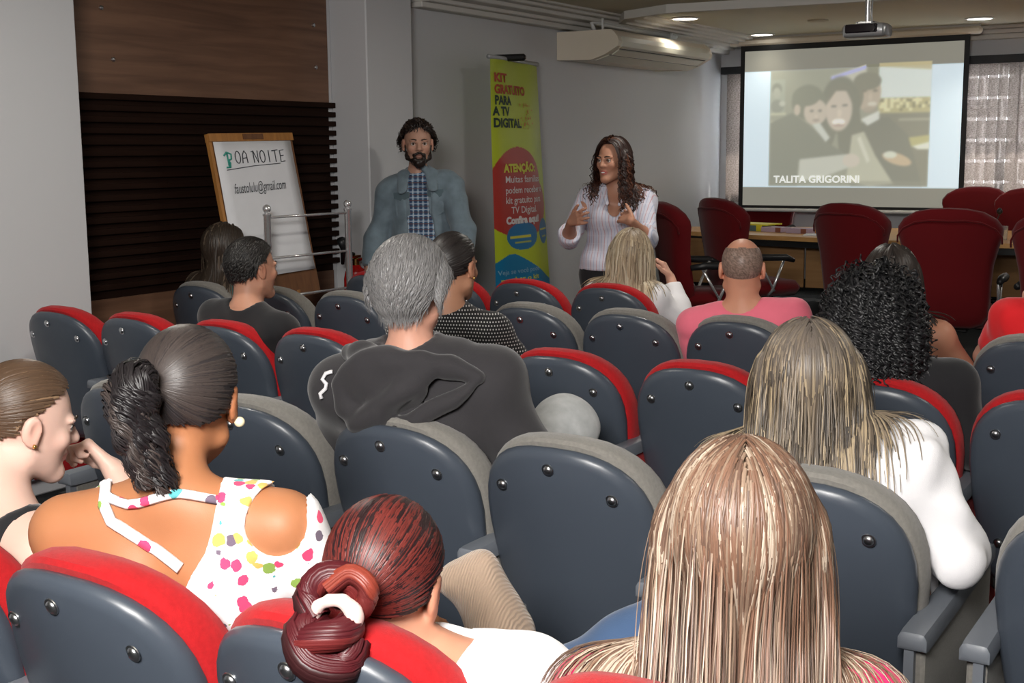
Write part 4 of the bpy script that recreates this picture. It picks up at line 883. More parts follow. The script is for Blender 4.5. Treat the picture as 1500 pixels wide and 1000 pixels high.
    def arm(b, S, i, t=0.0, upto=2.0, shoulder=True, k=0.03):
        """upto 1 = elbow, 2 = wrist; fractions cut the limb"""
        g = (1.05 if b.sex == 'm' else 0.94) * (0.5 + 0.5 * b.g); A, E, Wr = b.sh[i], b.elb[i], b.wr[i]
        u = min(1.0, upto); P = A + (E - A) * u; S.cone(A, P, 0.056 * g + t, (0.056 - 0.016 * u) * g + t, k)
        if upto > 1:
            v = upto - 1; mid = E + (Wr - E) * min(v, 0.3); S.cone(E, mid, 0.041 * g + t, 0.042 * g + t, k)
            if v > 0.3: q = E + (Wr - E) * v; S.cone(mid, q, 0.042 * g + t, (0.042 - 0.016 * (v - 0.3) / 0.7) * g + t, k); S.cut  # tapering forearm
        return S
    def legs(b, S, t=0.0, foot=True, k=0.04):
        g = b.g
        for i in (0, 1):
            S.cone(b.hip[i], b.knee[i], 0.088 * g + t, 0.058 * g + t, k); S.cone(b.knee[i], b.ank[i] + (b.knee[i] - b.ank[i]) * 0.62, 0.056 * g + t, 0.055 * g + t, 0.03); S.cone(b.ank[i] + (b.knee[i] - b.ank[i]) * 0.62, b.ank[i], 0.055 * g + t, 0.036 + t, 0.03)
            if foot: S.cone(b.ank[i] - b.u * 0.035, b.ank[i] + b.f * 0.15 - b.u * 0.06, 0.036, 0.028, 0.03)
        return S
    def skin(b, hands=True, hand_spec=(None, None), legs=True):
        S = SDF(); head_ops(S, b.H, b.sex); H = b.H
        S.cone(b.nb, H.p(0, -0.022, -0.05), 0.056 * b.neck * (1.0 if b.sex == 'm' else 0.90), 0.053 * b.neck * (1.0 if b.sex == 'm' else 0.90), 0.03)
        b.torso(S); 
        for i in (0, 1):
            b.arm(S, i); 
            if hands:
                hs = hand_spec[i] or {}; d = hs.get('d', nrm(b.wr[i] - b.elb[i]) * 0.8 + b.f * 0.4 - b.u * 0.2); pn = hs.get('pn', -b.u + b.r * (0.3 if i == 0 else -0.3))
                hand_ops(S, b.wr[i], d, pn, hs.get('side', 1 if i == 0 else -1) , 1.05 if b.sex == 'm' else 0.95, hs.get('curl', (0.35, 0.5, 0.5)), hs.get('spread', 0.12), hs.get('thumb'))
        if legs: b.legs(S)
        return S
    def box(b, extra=0.02):
        pts = np.array(b.sh + b.elb + b.wr + b.knee + b.ank + [b.pv, b.nb, b.chest]); return pts.min(0) - 0.16 - extra, pts.max(0) + 0.16 + extra
def build_skin(root, b, base, fine=0.0048, coarse=0.012, hand_spec=(None, None), fine_hands=False, stub=0.0, iris=(0.06, 0.03, 0.015), brow=(0.03, 0.02, 0.015), face=True, lip=(0.42, 0.12, 0.11), mid=None):
    S = b.skin(True, hand_spec); H = b.H; hb = 0.145 * H.s; lo, hi = b.box(); zc = H.c[2] - 0.135 * H.s
    boxes = [(H.c - hb, H.c + hb, fine)]; boxes[0][0][2] = zc - fine * 2
    hi2 = hi.copy(); hi2[2] = zc + coarse * 2; lo[2] = max(lo[2], -0.01)
    hi2[2] = max(hi2[2], zc + 0.01); boxes.append((lo, hi2, mid or coarse))
    if fine_hands:
        for i in (0, 1):
            c = b.wr[i]; boxes.append((c - 0.17, c + 0.17, 0.0042))
    o = multi('body', S, M['skin'], root, boxes, skin_col(base, H, stub=stub, lip=lip))
    if face: face_bits(root, H, brow, iris)
    return S
# ---- hair
def roots_on(H, n, hairline=None, seed=0, grow=1.0):
    r = np.random.default_rng(seed); hl = hairline or ([-1, -0.5, -0.15, 0.1, 0.4, 0.75, 1], [-0.72, -0.66, -0.42, 0.02, 0.38, 0.62, 1])
    i = np.arange(n * 3) + 0.5; z = 1 - 2 * i / (n * 3); ph = i * 2.39996; q = np.sqrt(1 - z * z); D = np.stack([q * np.cos(ph), q * np.sin(ph), z], 1) + r.normal(0, 0.02, (n * 3, 3)); D /= np.linalg.norm(D, axis=1)[:, None]
    D = D[D[:, 2] > np.interp(D[:, 1], *hl)]; 
    if len(D) > n: D = D[r.permutation(len(D))[:n]]
    rad = np.array((0.074, 0.095, 0.090)); loc = D * rad * grow + np.array((0, -0.012, 0.028)); return D, H.c + (loc * H.s) @ H.ax
def cap_mesh(H, grow, hairline=None, nu=48, nv=28):
    hl = hairline or ([-1, -0.5, -0.15, 0.1, 0.4, 0.75, 1], [-0.72, -0.66, -0.42, 0.02, 0.38, 0.62, 1])
    V, ok = [], []
    for j in range(nv):
        t = PI * 0.86 * j / (nv - 1)
        for i in range(nu):
            p = 2 * PI * i / nu; d = np.array((math.sin(t) * math.cos(p), math.sin(t) * math.sin(p), math.cos(t))); ok.append(d[2] > np.interp(d[1], *hl) - 0.02)
            V.append(H.c + ((d * (np.array((0.074, 0.095, 0.090)) + grow) + np.array((0, -0.012, 0.028))) * H.s) @ H.ax)
    Q = [(j * nu + i, j * nu + (i + 1) % nu, (j + 1) * nu + (i + 1) % nu, (j + 1) * nu + i) for j in range(nv - 1) for i in range(nu)]
    Q = [(a, d, c, b) for a, b, c, d in Q if ok[a] and ok[b] and ok[c] and ok[d]]; return np.array(V), np.array(Q)
def grow_locks(H, S, D, P0, nseg, ds, d0, grav=0.3, flow=None, off=(0.004, 0.016), hug=0.6, hugn=99, seed=0, jit=0.08, stop=None):
    r = np.random.default_rng(seed); N = len(P0); o = r.uniform(off[0], off[1], N).astype(f32); d = d0 / np.maximum(1e-6, np.linalg.norm(d0, axis=1)[:, None]); pts = []; nrms = []
    dist, g = S.grad(P0); p = P0 + g * (o - dist)[:, None]; pts.append(p.copy()); nrms.append(g)
    for k in range(nseg):
        dd = d + np.array((0, 0, -1.0)) * (grav if np.isscalar(grav) else grav(k)) + r.normal(0, jit, (N, 3))
        if flow is not None: dd = dd + flow(p, k)
        dd /= np.linalg.norm(dd, axis=1)[:, None]; q = p + dd * (ds if np.isscalar(ds) else ds[:, None]); dist, g = S.grad(q)
        e = o - dist; pull = np.where(e > 0, e, e * (hug if k < hugn else 0.0)); pull = np.where(dist > 0.06, 0, pull); q = q + g * pull[:, None]
        nd = q - p; d = nd / np.maximum(1e-6, np.linalg.norm(nd, axis=1)[:, None]); p = q; pts.append(p.copy()); nrms.append(g)
    return np.stack(pts, 1), np.stack(nrms, 1)
def lock_mesh(L, Nn, width, cols, tip=0.25, root_dark=1.0, curl=None, seed=0, ridge=0.35):
    """L (N,K,3) guide points -> ridged tapering ribbons with colours"""
    r = np.random.default_rng(seed); N, K, _ = L.shape; t = np.linspace(0, 1, K)
    T = np.gradient(L, axis=1); T /= np.maximum(1e-7, np.linalg.norm(T, axis=2, keepdims=True)); Sd = np.cross(T, Nn); Sd /= np.maximum(1e-7, np.linalg.norm(Sd, axis=2, keepdims=True)); Up = np.cross(Sd, T)
    if curl:
        rad, pitch, start = curl; s = np.concatenate([np.zeros((N, 1)), np.cumsum(np.linalg.norm(np.diff(L, axis=1), axis=2), 1)], 1); ph = r.uniform(0, 2 * PI, (N, 1)) + 2 * PI * s / (pitch * r.uniform(0.8, 1.25, (N, 1))); am = rad * r.uniform(0.6, 1.3, (N, 1)) * np.clip((t - start) / 0.25, 0, 1)[None]
        L = L + Sd * (np.cos(ph) * am)[..., None] + Up * (np.sin(ph) * am)[..., None]
        T = np.gradient(L, axis=1); T /= np.maximum(1e-7, np.linalg.norm(T, axis=2, keepdims=True)); Sd = np.cross(T, Up); Sd /= np.maximum(1e-7, np.linalg.norm(Sd, axis=2, keepdims=True)); Up = np.cross(Sd, T)
    w = (width * r.uniform(0.6, 1.4, (N, 1)) * (1 - (1 - tip) * t ** 2)[None])[..., None]
    V = np.stack([L - Sd * w, L + Up * w * ridge * 2, L + Sd * w], 2).reshape(-1, 3)
    b = (np.arange(N)[:, None] * K + np.arange(K - 1)[None]).ravel() * 3
    Q = np.concatenate([np.stack([b, b + 1, b + 4, b + 3], 1), np.stack([b + 1, b + 2, b + 5, b + 4], 1)])
    C = np.repeat((cols[:, None] * (1 - (1 - root_dark) * np.clip(1 - t / 0.35, 0, 1))[None, :, None] if np.isscalar(root_dark) else cols[:, None] * np.clip(t / 0.3, 0, 1)[None, :, None] + np.array(root_dark) * (1 - np.clip(t / 0.3, 0, 1))[None, :, None]).reshape(-1, 3), 3, axis=0)
    return V, Q, C
def pick(n, pal, seed=0, jit=0.15):
    r = np.random.default_rng(seed); c = np.array([p[0] for p in pal]); w = np.array([p[1] for p in pal], float); return c[r.choice(len(c), n, p=w / w.sum())] * r.uniform(1 - jit, 1 + jit, (n, 1))
def clump(D, pal, n=26, seed=0, jit=0.15, mixr=0.42):
    """dye streaks: neighbouring locks share a tone"""
    r = np.random.default_rng(seed); az = np.arctan2(D[:, 0], -D[:, 1]); c = np.array([p[0] for p in pal]); w = np.array([p[1] for p in pal], float); k = r.choice(len(c), n * 3, p=w / w.sum())
    i = ((az + PI) / (2 * PI) * n + r.normal(0, 0.35, len(D)) ).astype(int) % n; i2 = np.where(r.random(len(D)) < mixr, r.integers(0, n * 3, len(D)), i)
    return c[k[i2]] * r.uniform(1 - jit, 1 + jit, (len(D), 1))
def hair_obj(root, parts, name='hair', m=None):
    Vs, Qs, Cs, b = [], [], [], 0
    for V, Q, C in parts: Vs.append(V); Qs.append(Q + b); Cs.append(C); b += len(V)
    return add(name, mesh_from(name, np.concatenate(Vs) - np.array(root.location), np.concatenate(Qs), True, np.concatenate(Cs)), m or M['hair'], root)
def cap_part(H, grow, col, hairline=None):
    V, Q = cap_mesh(H, grow, hairline); return V, Q, np.tile(col, (len(V), 1))
def d0_part(H, D, part=0.0, back=0.5, side=0.8, down=0.2):
    x = D[:, 0] - part; s = np.sign(x) * np.clip(np.abs(x) * 4, 0.25, 1) * np.clip((D[:, 2] + D[:, 1] * 0.6 - 0.05) / 0.5, 0.0, 1); loc = np.stack([s * side, -back * np.clip(D[:, 2] * 2, 0, 1), -(down + np.clip(0.8 - D[:, 2], 0, 1))], 1); loc -= D * (loc * D).sum(1)[:, None]; return loc @ H.ax
def hair_long(root, H, S, n, length, pal, width=0.004, nseg=16, part=0.0, off=(0.006, 0.024), grav=0.28, seed=1, curl=None, back=0.5, side=0.8, base=None, root_dark=0.85, jit=0.05, hairline=None, tip=0.3, hugn=7, flow=None, lenjit=0.15, m=None, nclump=0):
    D, P0 = roots_on(H, n, hairline, seed); r = np.random.default_rng(seed + 5); n = len(D)
    ds = length / nseg * r.uniform(1 - lenjit, 1 + lenjit * 0.4, n) * (1 - 0.25 * np.clip(-D[:, 2], 0, 1))
    L, Nn = grow_locks(H, S, D, P0, nseg, ds, d0_part(H, D, part, back, side), grav, flow, off, 0.55, hugn, seed, jit)
    base = base if base is not None else np.array(pal[0][0]) * 0.6
    V = lock_mesh(L, Nn, width, clump(D, pal, nclump, seed) if nclump else pick(n, pal, seed), tip, root_dark, curl, seed); return hair_obj(root, [cap_part(H, 0.006, base, hairline), V], m=m)
def hair_short(root, H, S, n, length, pal, width=0.003, nseg=6, lift=0.35, off=(0.003, 0.010), seed=2, back=0.6, side=0.25, jit=0.15, hairline=None, curl=None, base=None, down=0.35, grav=0.1, capg=0.004):
    D, P0 = roots_on(H, n, hairline, seed); n = len(D); r = np.random.default_rng(seed)
    loc = np.stack([np.sign(D[:, 0]) * side * np.abs(D[:, 0]), -back * np.ones(n), -down * np.ones(n)], 1) + D * lift; d0 = loc @ H.ax
    L, Nn = grow_locks(H, S, D, P0, nseg, length / nseg * r.uniform(0.7, 1.15, n), d0, grav, None, off, 0.35, 99, seed, jit)
    base = base if base is not None else np.array(pal[0][0]) * 0.6
    return hair_obj(root, [cap_part(H, capg, base, hairline), lock_mesh(L, Nn, width, pick(n, pal, seed), 0.2, 0.9, curl, seed)])
def hair_tied(root, H, S, n, tie, pal, width=0.0035, nseg=10, off=(0.004, 0.010), seed=3, base=None, hairline=None):
    """hair drawn over the scalp to a tie point; returns the parts list, not yet an object"""
    D, P0 = roots_on(H, n, hairline, seed); n = len(D); tie = A3(tie); d0 = tie - P0; g = (D @ H.ax); d0 = d0 - g * (d0 * g).sum(1)[:, None]; dl = np.linalg.norm(tie - P0, axis=1) * 1.28 / nseg
    def flow(p, k):
        v = tie - p; return 1.6 * v / np.maximum(0.004, np.linalg.norm(v, axis=1)[:, None])
    L, Nn = grow_locks(H, S, D, P0, nseg, dl, d0, 0.02, flow, off, 0.9, 99, seed, 0.03)
    base = base if base is not None else np.array(pal[0][0]) * 0.6
    return [cap_part(H, 0.005, base, hairline), lock_mesh(L, Nn, width, pick(n, pal, seed), 0.6, 0.95, None, seed)]
def strand_bundle(path, rad, n, pal, width=0.0035, seed=4, spread=1.0, twist=0.0, K=18, curl=None, tip=0.3, taper=0.5, wave=0.0):
    """locks running along a path inside a tapering round bundle"""
    r = np.random.default_rng(seed); path = np.array(path, float); s = np.linspace(0, len(path) - 1, K); i = np.minimum(s.astype(int), len(path) - 2); fr = (s - i)[:, None]
    P_ = np.array([path[0]] + list(path) + [path[-1]]); a, b, c, d = P_[i], P_[i + 1], P_[i + 2], P_[i + 3]
    Cn = 0.5 * ((2 * b) + (-a + c) * fr + (2 * a - 5 * b + 4 * c - d) * fr ** 2 + (-a + 3 * b - 3 * c + d) * fr ** 3); T = np.gradient(Cn, axis=0); T /= np.linalg.norm(T, axis=1)[:, None]
    up = np.array((0.3, 0.2, 1.0)); Sd = np.cross(T, up); Sd /= np.linalg.norm(Sd, axis=1)[:, None]; Up = np.cross(Sd, T); t = np.linspace(0, 1, K)
    ang = r.uniform(0, 2 * PI, (n, 1)) + twist * t[None]; rr = rad * np.sqrt(r.uniform(0.35, 1, (n, 1))) * (1 - taper * t ** 1.5)[None] * np.clip(0.55 + t * 3, 0, 1)[None] * spread
    rr = rr * (1 + wave * np.sin(t[None] * 9 + r.uniform(0, 6, (n, 1))))
    O = Sd[None] * (np.cos(ang) * rr)[..., None] + Up[None] * (np.sin(ang) * rr)[..., None]; L = Cn[None] + O; Nn = O / np.maximum(1e-6, np.linalg.norm(O, axis=2, keepdims=True))
    return lock_mesh(L, Nn, width, pick(n, pal, seed), tip, 1.0, curl, seed)
# group op: a small distance field with its own cuts, joined as one solid
def group_op(S, sub, k=0.03, mode='u'):
    lo, hi = sub.bounds(); c = (lo + hi) / 2; S.ops.append(('g', sub, None, lo, hi, k, None, 1, mode)); return S
_od, _ob = SDF._d, SDF.box_of
def _d2(s, o, P): return o[1].at(P) if o[0] == 'g' else _od(s, o, P)
def _b2(s, o): return (o[3], o[4]) if o[0] == 'g' else _ob(s, o)
SDF._d = _d2; SDF.box_of = _b2
def sleeve_op(S, b, i, t, upto, k=0.03, flare=0.0):
    sub = SDF(); A, E, Wr = b.sh[i], b.elb[i], b.wr[i]; b.arm(sub, i, t, upto)
    if upto <= 1: end = A + (E - A) * upto; d = E - A
    else: end = E + (Wr - E) * (upto - 1); d = Wr - E
    sub.cut(end, d); return group_op(S, sub, k)
def garment(root, b, name, m, t=0.012, sleeve=0.5, h=0.009, neck=0.075, wob=(0.0035, 24, 3), hem=None, extra=None, lo=None, neckdrop=0.055, colf=None):
    S = SDF(); b.torso(S, t)
    for i in (0, 1):
        sv = sleeve[i] if isinstance(sleeve, (tuple, list)) else sleeve
        if sv: sleeve_op(S, b, i, t, sv)
    if neck: S.ell(b.nb + b.sp * neckdrop, (neck, neck, neck), 0.012, None, 's')
    if hem is not None: S.cut(hem, (0, 0, -1))
    if extra: extra(S)
    S.wob = wob; return solid(name, S, m, root, h, 1, lo=lo, colf=colf), S
def trousers(root, b, m, t=0.012, h=0.013, name='trousers', wob=(0.004, 20, 9), top=None):
    S = SDF()
    for s in (-1, 1): S.cone(b.pv + b.r * s * 0.06 * b.g, b.pv + b.r * s * 0.06 * b.g + b.sp * 0.09, 0.128 * b.g + t, 0.112 * b.g + t, 0.05, b.tf, 0.86)
    b.legs(S, t, False); S.cut((0, 0, 0.07), (0, 0, -1)); S.wob = wob; return solid(name, S, m, root, h, 1)
def shoes(root, b, m):
    for i in (0, 1):
        S = SDF(); a = b.ank[i]; S.cone(a - b.u * 0.03 - b.f * 0.02, a + b.f * 0.02 - b.u * 0.03, 0.045, 0.045, 0.02); S.cone(a - b.u * 0.05, a + b.f * 0.16 - b.u * 0.06, 0.040, 0.034, 0.03, b.u, 0.8); S.cut((0, 0, 0.0), (0, 0, -1)); solid('shoe', S, m, root, 0.009)
def cmat(name, col, rough=0.85, bump=0.15, bscale=350, sheen=0.2, var=0.08, vscale=9): return mat(name, col, rough, 0.25, bump=bump, bscale=bscale, sheen=sheen, var=var, vscale=vscale)
def person(label, base, group='seated audience'): 
    return thing('person', label, 'person', base, 0, group)
M['denim'] = cmat('blue_denim', (0.045, 0.085, 0.17)); M['darkdenim'] = cmat('dark_denim', (0.012, 0.02, 0.07)); M['greydenim'] = cmat('pale_grey_denim', (0.42, 0.43, 0.43), var=0.18, vscale=25)
M['blackcloth'] = cmat('black_cloth', (0.012, 0.012, 0.014)); M['hoodie'] = cmat('charcoal_fleece', (0.032, 0.030, 0.033)); M['pinktee'] = cmat('pink_jersey', (0.80, 0.17, 0.24)); M['redtee'] = cmat('red_jersey', (0.70, 0.015, 0.02))
M['whitecloth'] = cmat('white_jersey', (0.78, 0.77, 0.79), var=0.03); M['hotpink'] = cmat('hot_pink_jersey', (0.78, 0.02, 0.13)); M['knit'] = mat('beige_knit', (0.42, 0.31, 0.23), 0.95, 0.1, bump=0.0, sheen=0.3)
_n = M['knit'].node_tree.nodes; _L = M['knit'].node_tree.links; _w = _n.new('ShaderNodeTexWave'); _w.inputs['Scale'].default_value = 55; _w.inputs['Distortion'].default_value = 2.5; _w.inputs['Detail'].default_value = 1; _tc = _n.new('ShaderNodeTexCoord'); _bp = _n.new('ShaderNodeBump'); _bp.inputs['Strength'].default_value = 0.5; _bp.inputs['Distance'].default_value = 0.004
_L.new(_tc.outputs['Object'], _w.inputs['Vector']); _L.new(_w.outputs[0], _bp.inputs['Height']); _L.new(_bp.outputs[0], _n['Principled BSDF'].inputs['Normal'])
M['pinktank'] = cmat('pink_tank', (0.60, 0.16, 0.30)); M['shoe'] = cmat('dark_shoe', (0.02, 0.018, 0.016)); M['greenprint'] = cmat('teal_cloth', (0.05, 0.16, 0.16))
M['jacket'] = mat('faded_denim', (0.15, 0.20, 0.235), 0.9, 0.15, bump=0.3, bscale=300, var=0.22, vscale=14, sheen=0.2); M['jacketseam'] = cmat('denim_seam', (0.085, 0.125, 0.145))
def patmat(name, fn, rough=0.8):
    m = mat(name, (0.5, 0.5, 0.5), rough, 0.25, bump=0.15, bscale=350, sheen=0.15); n = m.node_tree.nodes; L = m.node_tree.links; tc = n.new('ShaderNodeTexCoord'); sp = n.new('ShaderNodeSeparateXYZ'); L.new(tc.outputs['Object'], sp.inputs[0])
    c = fn(n, L, sp, tc); L.new(c, n['Principled BSDF'].inputs['Base Color']); return m
def mth(n, L, op, a, b=None, c=None):
    x = n.new('ShaderNodeMath'); x.operation = op
    for k, v in enumerate((a, b, c)):
        if v is None: continue
        if isinstance(v, (int, float)): x.inputs[k].default_value = v
        else: L.new(v, x.inputs[k])
    return x.outputs[0]
def mixc(n, L, f, c1, c2):
    x = n.new('ShaderNodeMix'); x.data_type = 'RGBA'; 
    if isinstance(f, float): x.inputs[0].default_value = f
    else: L.new(f, x.inputs[0])
    for k, v in ((6, c1), (7, c2)):
        if isinstance(v, tuple): x.inputs[k].default_value = (*v, 1)
        else: L.new(v, x.inputs[k])
    return x.outputs[2]
def band_(n, L, v, period, width, ph=0.0):
    f = mth(n, L, 'FRACT', mth(n, L, 'MULTIPLY_ADD', v, 1.0 / period, ph)); return mth(n, L, 'LESS_THAN', f, width)
def f_polka(n, L, sp, tc):
    p = 0.0125; a = mth(n, L, 'ADD', sp.outputs[0], mth(n, L, 'MULTIPLY', sp.outputs[1], 0.7))
    r = mth(n, L, 'FLOOR', mth(n, L, 'DIVIDE', sp.outputs[2], p)); u = mth(n, L, 'SUBTRACT', mth(n, L, 'FRACT', mth(n, L, 'MULTIPLY_ADD', r, 0.5, mth(n, L, 'DIVIDE', a, p))), 0.5); v = mth(n, L, 'SUBTRACT', mth(n, L, 'FRACT', mth(n, L, 'DIVIDE', sp.outputs[2], p)), 0.5)
    d = mth(n, L, 'ADD', mth(n, L, 'MULTIPLY', u, u), mth(n, L, 'MULTIPLY', v, v)); return mixc(n, L, mth(n, L, 'LESS_THAN', d, 0.055), (0.012, 0.012, 0.013), (0.55, 0.54, 0.52))
M['polka'] = patmat('polka_dot_cloth', f_polka)
def f_plaid(n, L, sp, tc):
    x, z = mth(n, L, 'ADD', sp.outputs[0], mth(n, L, 'MULTIPLY', sp.outputs[1], 0.6)), sp.outputs[2]; c = mixc(n, L, band_(n, L, x, 0.036, 0.5), (0.14, 0.24, 0.36), (0.035, 0.075, 0.15)); c = mixc(n, L, mth(n, L, 'MULTIPLY', band_(n, L, z, 0.036, 0.5), 0.6), c, (0.02, 0.03, 0.06))
    c = mixc(n, L, band_(n, L, x, 0.036, 0.1, 0.3), c, (0.50, 0.56, 0.60)); c = mixc(n, L, band_(n, L, z, 0.036, 0.1, 0.3), c, (0.42, 0.48, 0.55)); return mixc(n, L, band_(n, L, z, 0.036, 0.1, 0.75), c, (0.12, 0.05, 0.05))
M['plaid'] = patmat('blue_plaid_cloth', f_plaid)
def f_stripe(n, L, sp, tc):
    x, z = sp.outputs[0], sp.outputs[2]; c = mixc(n, L, band_(n, L, x, 0.034, 0.12), (0.53, 0.53, 0.61), (0.46, 0.30, 0.33)); c = mixc(n, L, band_(n, L, x, 0.034, 0.12, 0.5), c, (0.36, 0.40, 0.53)); return mixc(n, L, mth(n, L, 'MULTIPLY', band_(n, L, z, 0.045, 0.06), 0.5), c, (0.62, 0.60, 0.66))
M['stripe'] = patmat('fine_striped_cotton', f_stripe)
def f_floral(n, L, sp, tc):
    v = n.new('ShaderNodeTexVoronoi'); v.inputs['Scale'].default_value = 38; L.new(tc.outputs['Object'], v.inputs['Vector']); nz = n.new('ShaderNodeTexNoise'); nz.inputs['Scale'].default_value = 60; nz.inputs['Detail'].default_value = 3; L.new(tc.outputs['Object'], nz.inputs['Vector'])
    d = mth(n, L, 'ADD', v.outputs['Distance'], mth(n, L, 'MULTIPLY_ADD', nz.outputs[0], 0.5, -0.25)); hue = n.new('ShaderNodeSeparateColor'); L.new(v.outputs['Color'], hue.inputs[0])
    rp = n.new('ShaderNodeValToRGB'); rp.color_ramp.interpolation = 'CONSTANT'; cr = rp.color_ramp
    cr.elements[0].position = 0.0; cr.elements[0].color = (0.80, 0.06, 0.16, 1); cr.elements[1].position = 0.22; cr.elements[1].color = (0.85, 0.83, 0.84, 1)
    for p_, c_ in ((0.50, (0.25, 0.40, 0.08, 1)), (0.60, (0.16, 0.12, 0.17, 1)), (0.68, (0.75, 0.45, 0.12, 1)), (0.76, (0.10, 0.42, 0.45, 1)), (0.84, (0.85, 0.83, 0.84, 1))): e = cr.elements.new(p_); e.color = c_
    L.new(hue.outputs[0], rp.inputs[0]); c = mixc(n, L, mth(n, L, 'LESS_THAN', d, 0.42), (0.84, 0.82, 0.83), rp.outputs[0])
    return c
M['floral'] = patmat('floral_print_cloth', f_floral)
# ================================================================= the standing pair
# man in denim jacket against the column
R = person('bearded man in faded denim jacket and plaid shirt standing against the wall', (-4.66, 6.42, 0), 'presenters'); H = Head((-4.655, 6.40, 1.650), 140, 2, 0, 1.12)
b = Body(H, (-4.66, 6.46, 0.97), 150, 'm', 1.0, True, shw=0.190, elbows=[(-4.37, 6.47, 1.12), (-4.915, 6.34, 1.12)], wrists=[(-4.34, 6.40, 0.88), (-4.92, 6.22, 0.88)], shdrop=(0.04, 0.04))
SS = build_skin(R, b, (0.44, 0.25, 0.18), 0.0045, 0.013, stub=0.3, lip=(0.26, 0.11, 0.09))
bs = SDF(); head_ops(bs, H, 'm', False); bs.ops = [o for o in bs.ops]
be = SDF()
for sx in (-1, 1): be.cone(H.p(sx * 0.068, 0.012, -0.010), H.p(sx * 0.054, 0.03, -0.068), 0.008, 0.018, 0.02); be.cone(H.p(sx * 0.056, 0.03, -0.068), H.p(0, 0.078, -0.100), 0.018, 0.029, 0.02); be.cone(H.p(sx * 0.026, 0.088, -0.055), H.p(0, 0.098, -0.046), 0.007, 0.007, 0.01)
for sx in (-1, 1): be.cone(H.p(sx * 0.028, 0.084, -0.055), H.p(sx * 0.022, 0.088, -0.085), 0.009, 0.014, 0.01)
be.ell(H.p(0, 0.106, -0.062), (0.013, 0.010, 0.0035), 0.003, H.ax, 's'); be.wob = (0.003, 120, 4); solid('beard', be, M['hair'], R, 0.006, 1, colf=lambda V: np.tile((0.016, 0.010, 0.008), (len(V), 1)))
hair_short(R, H, SS, 1100, 0.055, [((0.014, 0.009, 0.008), 3), ((0.03, 0.018, 0.013), 1)], 0.005, 6, 0.8, (0.006, 0.020), 11, 0.35, 0.5, 0.25, curl=(0.006, 0.03, 0.1), base=(0.012, 0.008, 0.007), capg=0.010)
shirt, S1 = garment(R, b, 'shirt', M['plaid'], 0.014, 0.3, 0.009, 0.078, (0.003, 20, 5), hem=(0, 0, 0.86))
def open_front(S):
    sub = SDF(); fr_ = b.chest + b.tf * 0.16; sub.chain([b.nb + b.tf * 0.09 - b.sp * 0.02, fr_ - b.sp * 0.02, b.pv + b.tf * 0.17 - b.sp * 0.15], [0.062, 0.088, 0.115], 0.02, n=b.tf, q=0.9); sub.chain([b.nb + b.tf * 0.10 - b.sp * 0.02, fr_ + b.tf * 0.08, b.pv + b.tf * 0.25], [0.062, 0.10, 0.13], 0.02); group_op(S, sub, 0.008, 's')
jk, S2 = garment(R, b, 'denim_jacket', M['jacket'], 0.027, 1.95, 0.009, 0.082, (0.007, 17, 6), hem=(0, 0, 0.90), extra=open_front)
for sx in (-1, 1):
    c = SDF(); c.chain([b.nb + b.tr * sx * 0.062 - b.tf * 0.04 + b.sp * 0.02, b.nb + b.tr * sx * 0.085 + b.tf * 0.04 - b.sp * 0.0, b.nb + b.tr * sx * 0.095 + b.tf * 0.115 - b.sp * 0.09], [0.030, 0.040, 0.034], 0.02, n=nrm(b.tf + b.sp + b.tr * sx * 0.3), q=0.4); solid('jacket_collar', c, M['jacket'], R, 0.006)
    c = SDF(); c.chain([b.nb + b.tr * sx * 0.052 + b.tf * 0.02 + b.sp * 0.025, b.nb + b.tr * sx * 0.045 + b.tf * 0.095 - b.sp * 0.05], [0.016, 0.022], 0.01, n=nrm(b.tf + b.tr * sx * 0.4), q=0.35); solid('shirt_collar', c, M['plaid'], R, 0.005)
    pk = b.chest + b.tr * sx * 0.115 + b.tf * 0.16 + b.sp * 0.03; d0, g0 = S2.grad(np.array([pk])); pk = pk - g0[0] * d0[0]; g = nrm(g0[0]); rr_ = nrm(np.cross(g, b.sp)); o3 = np.array(R.location)
    mb = MB(); mb.loft([[tuple(pk + rr_ * x + b.sp * z + g * o_ - o3) for x, z in ((-0.05, 0.02), (0.05, 0.02), (0.05, -0.015), (0, -0.035), (-0.05, -0.015))] for o_ in (-0.01, 0.006)]); mb.build('pocket_flap', M['jacketseam'], R)
    mb = MB(); mb.loft([[tuple(pk + rr_ * x + b.sp * z + g * o_ - o3) for x, z in ((-0.045, 0.0), (0.045, 0.0), (0.045, -0.12), (0, -0.14), (-0.045, -0.12))] for o_ in (-0.02, 0.002)]); mb.build('pocket', M['jacket'], R)
for z in (0.98, 1.10, 1.22, 1.33):
    q = b.chest + b.tr * 0.095 + b.tf * 0.3; q = np.array((q[0], q[1], z)); 
    for _ in range(14): d_, g_ = S2.grad(np.array([q])); q = q - b.tf * float(d_[0]) * 0.8
    MB().lathe([(0.001, 0.004), (0.007, 0.004), (0.009, 0)], tuple(q - np.array(R.location)), 10, 'Y').build('button', M['jacketseam'], R)
ts = SDF(); ts.ell(b.nb + b.tf * 0.052 - b.sp * 0.035, (0.034, 0.016, 0.034), 0.01, np.stack([b.tr, b.tf, b.sp])); solid('undershirt', ts, M['whitecloth'], R, 0.006)
trousers(R, b, M['darkdenim']); shoes(R, b, M['shoe'])
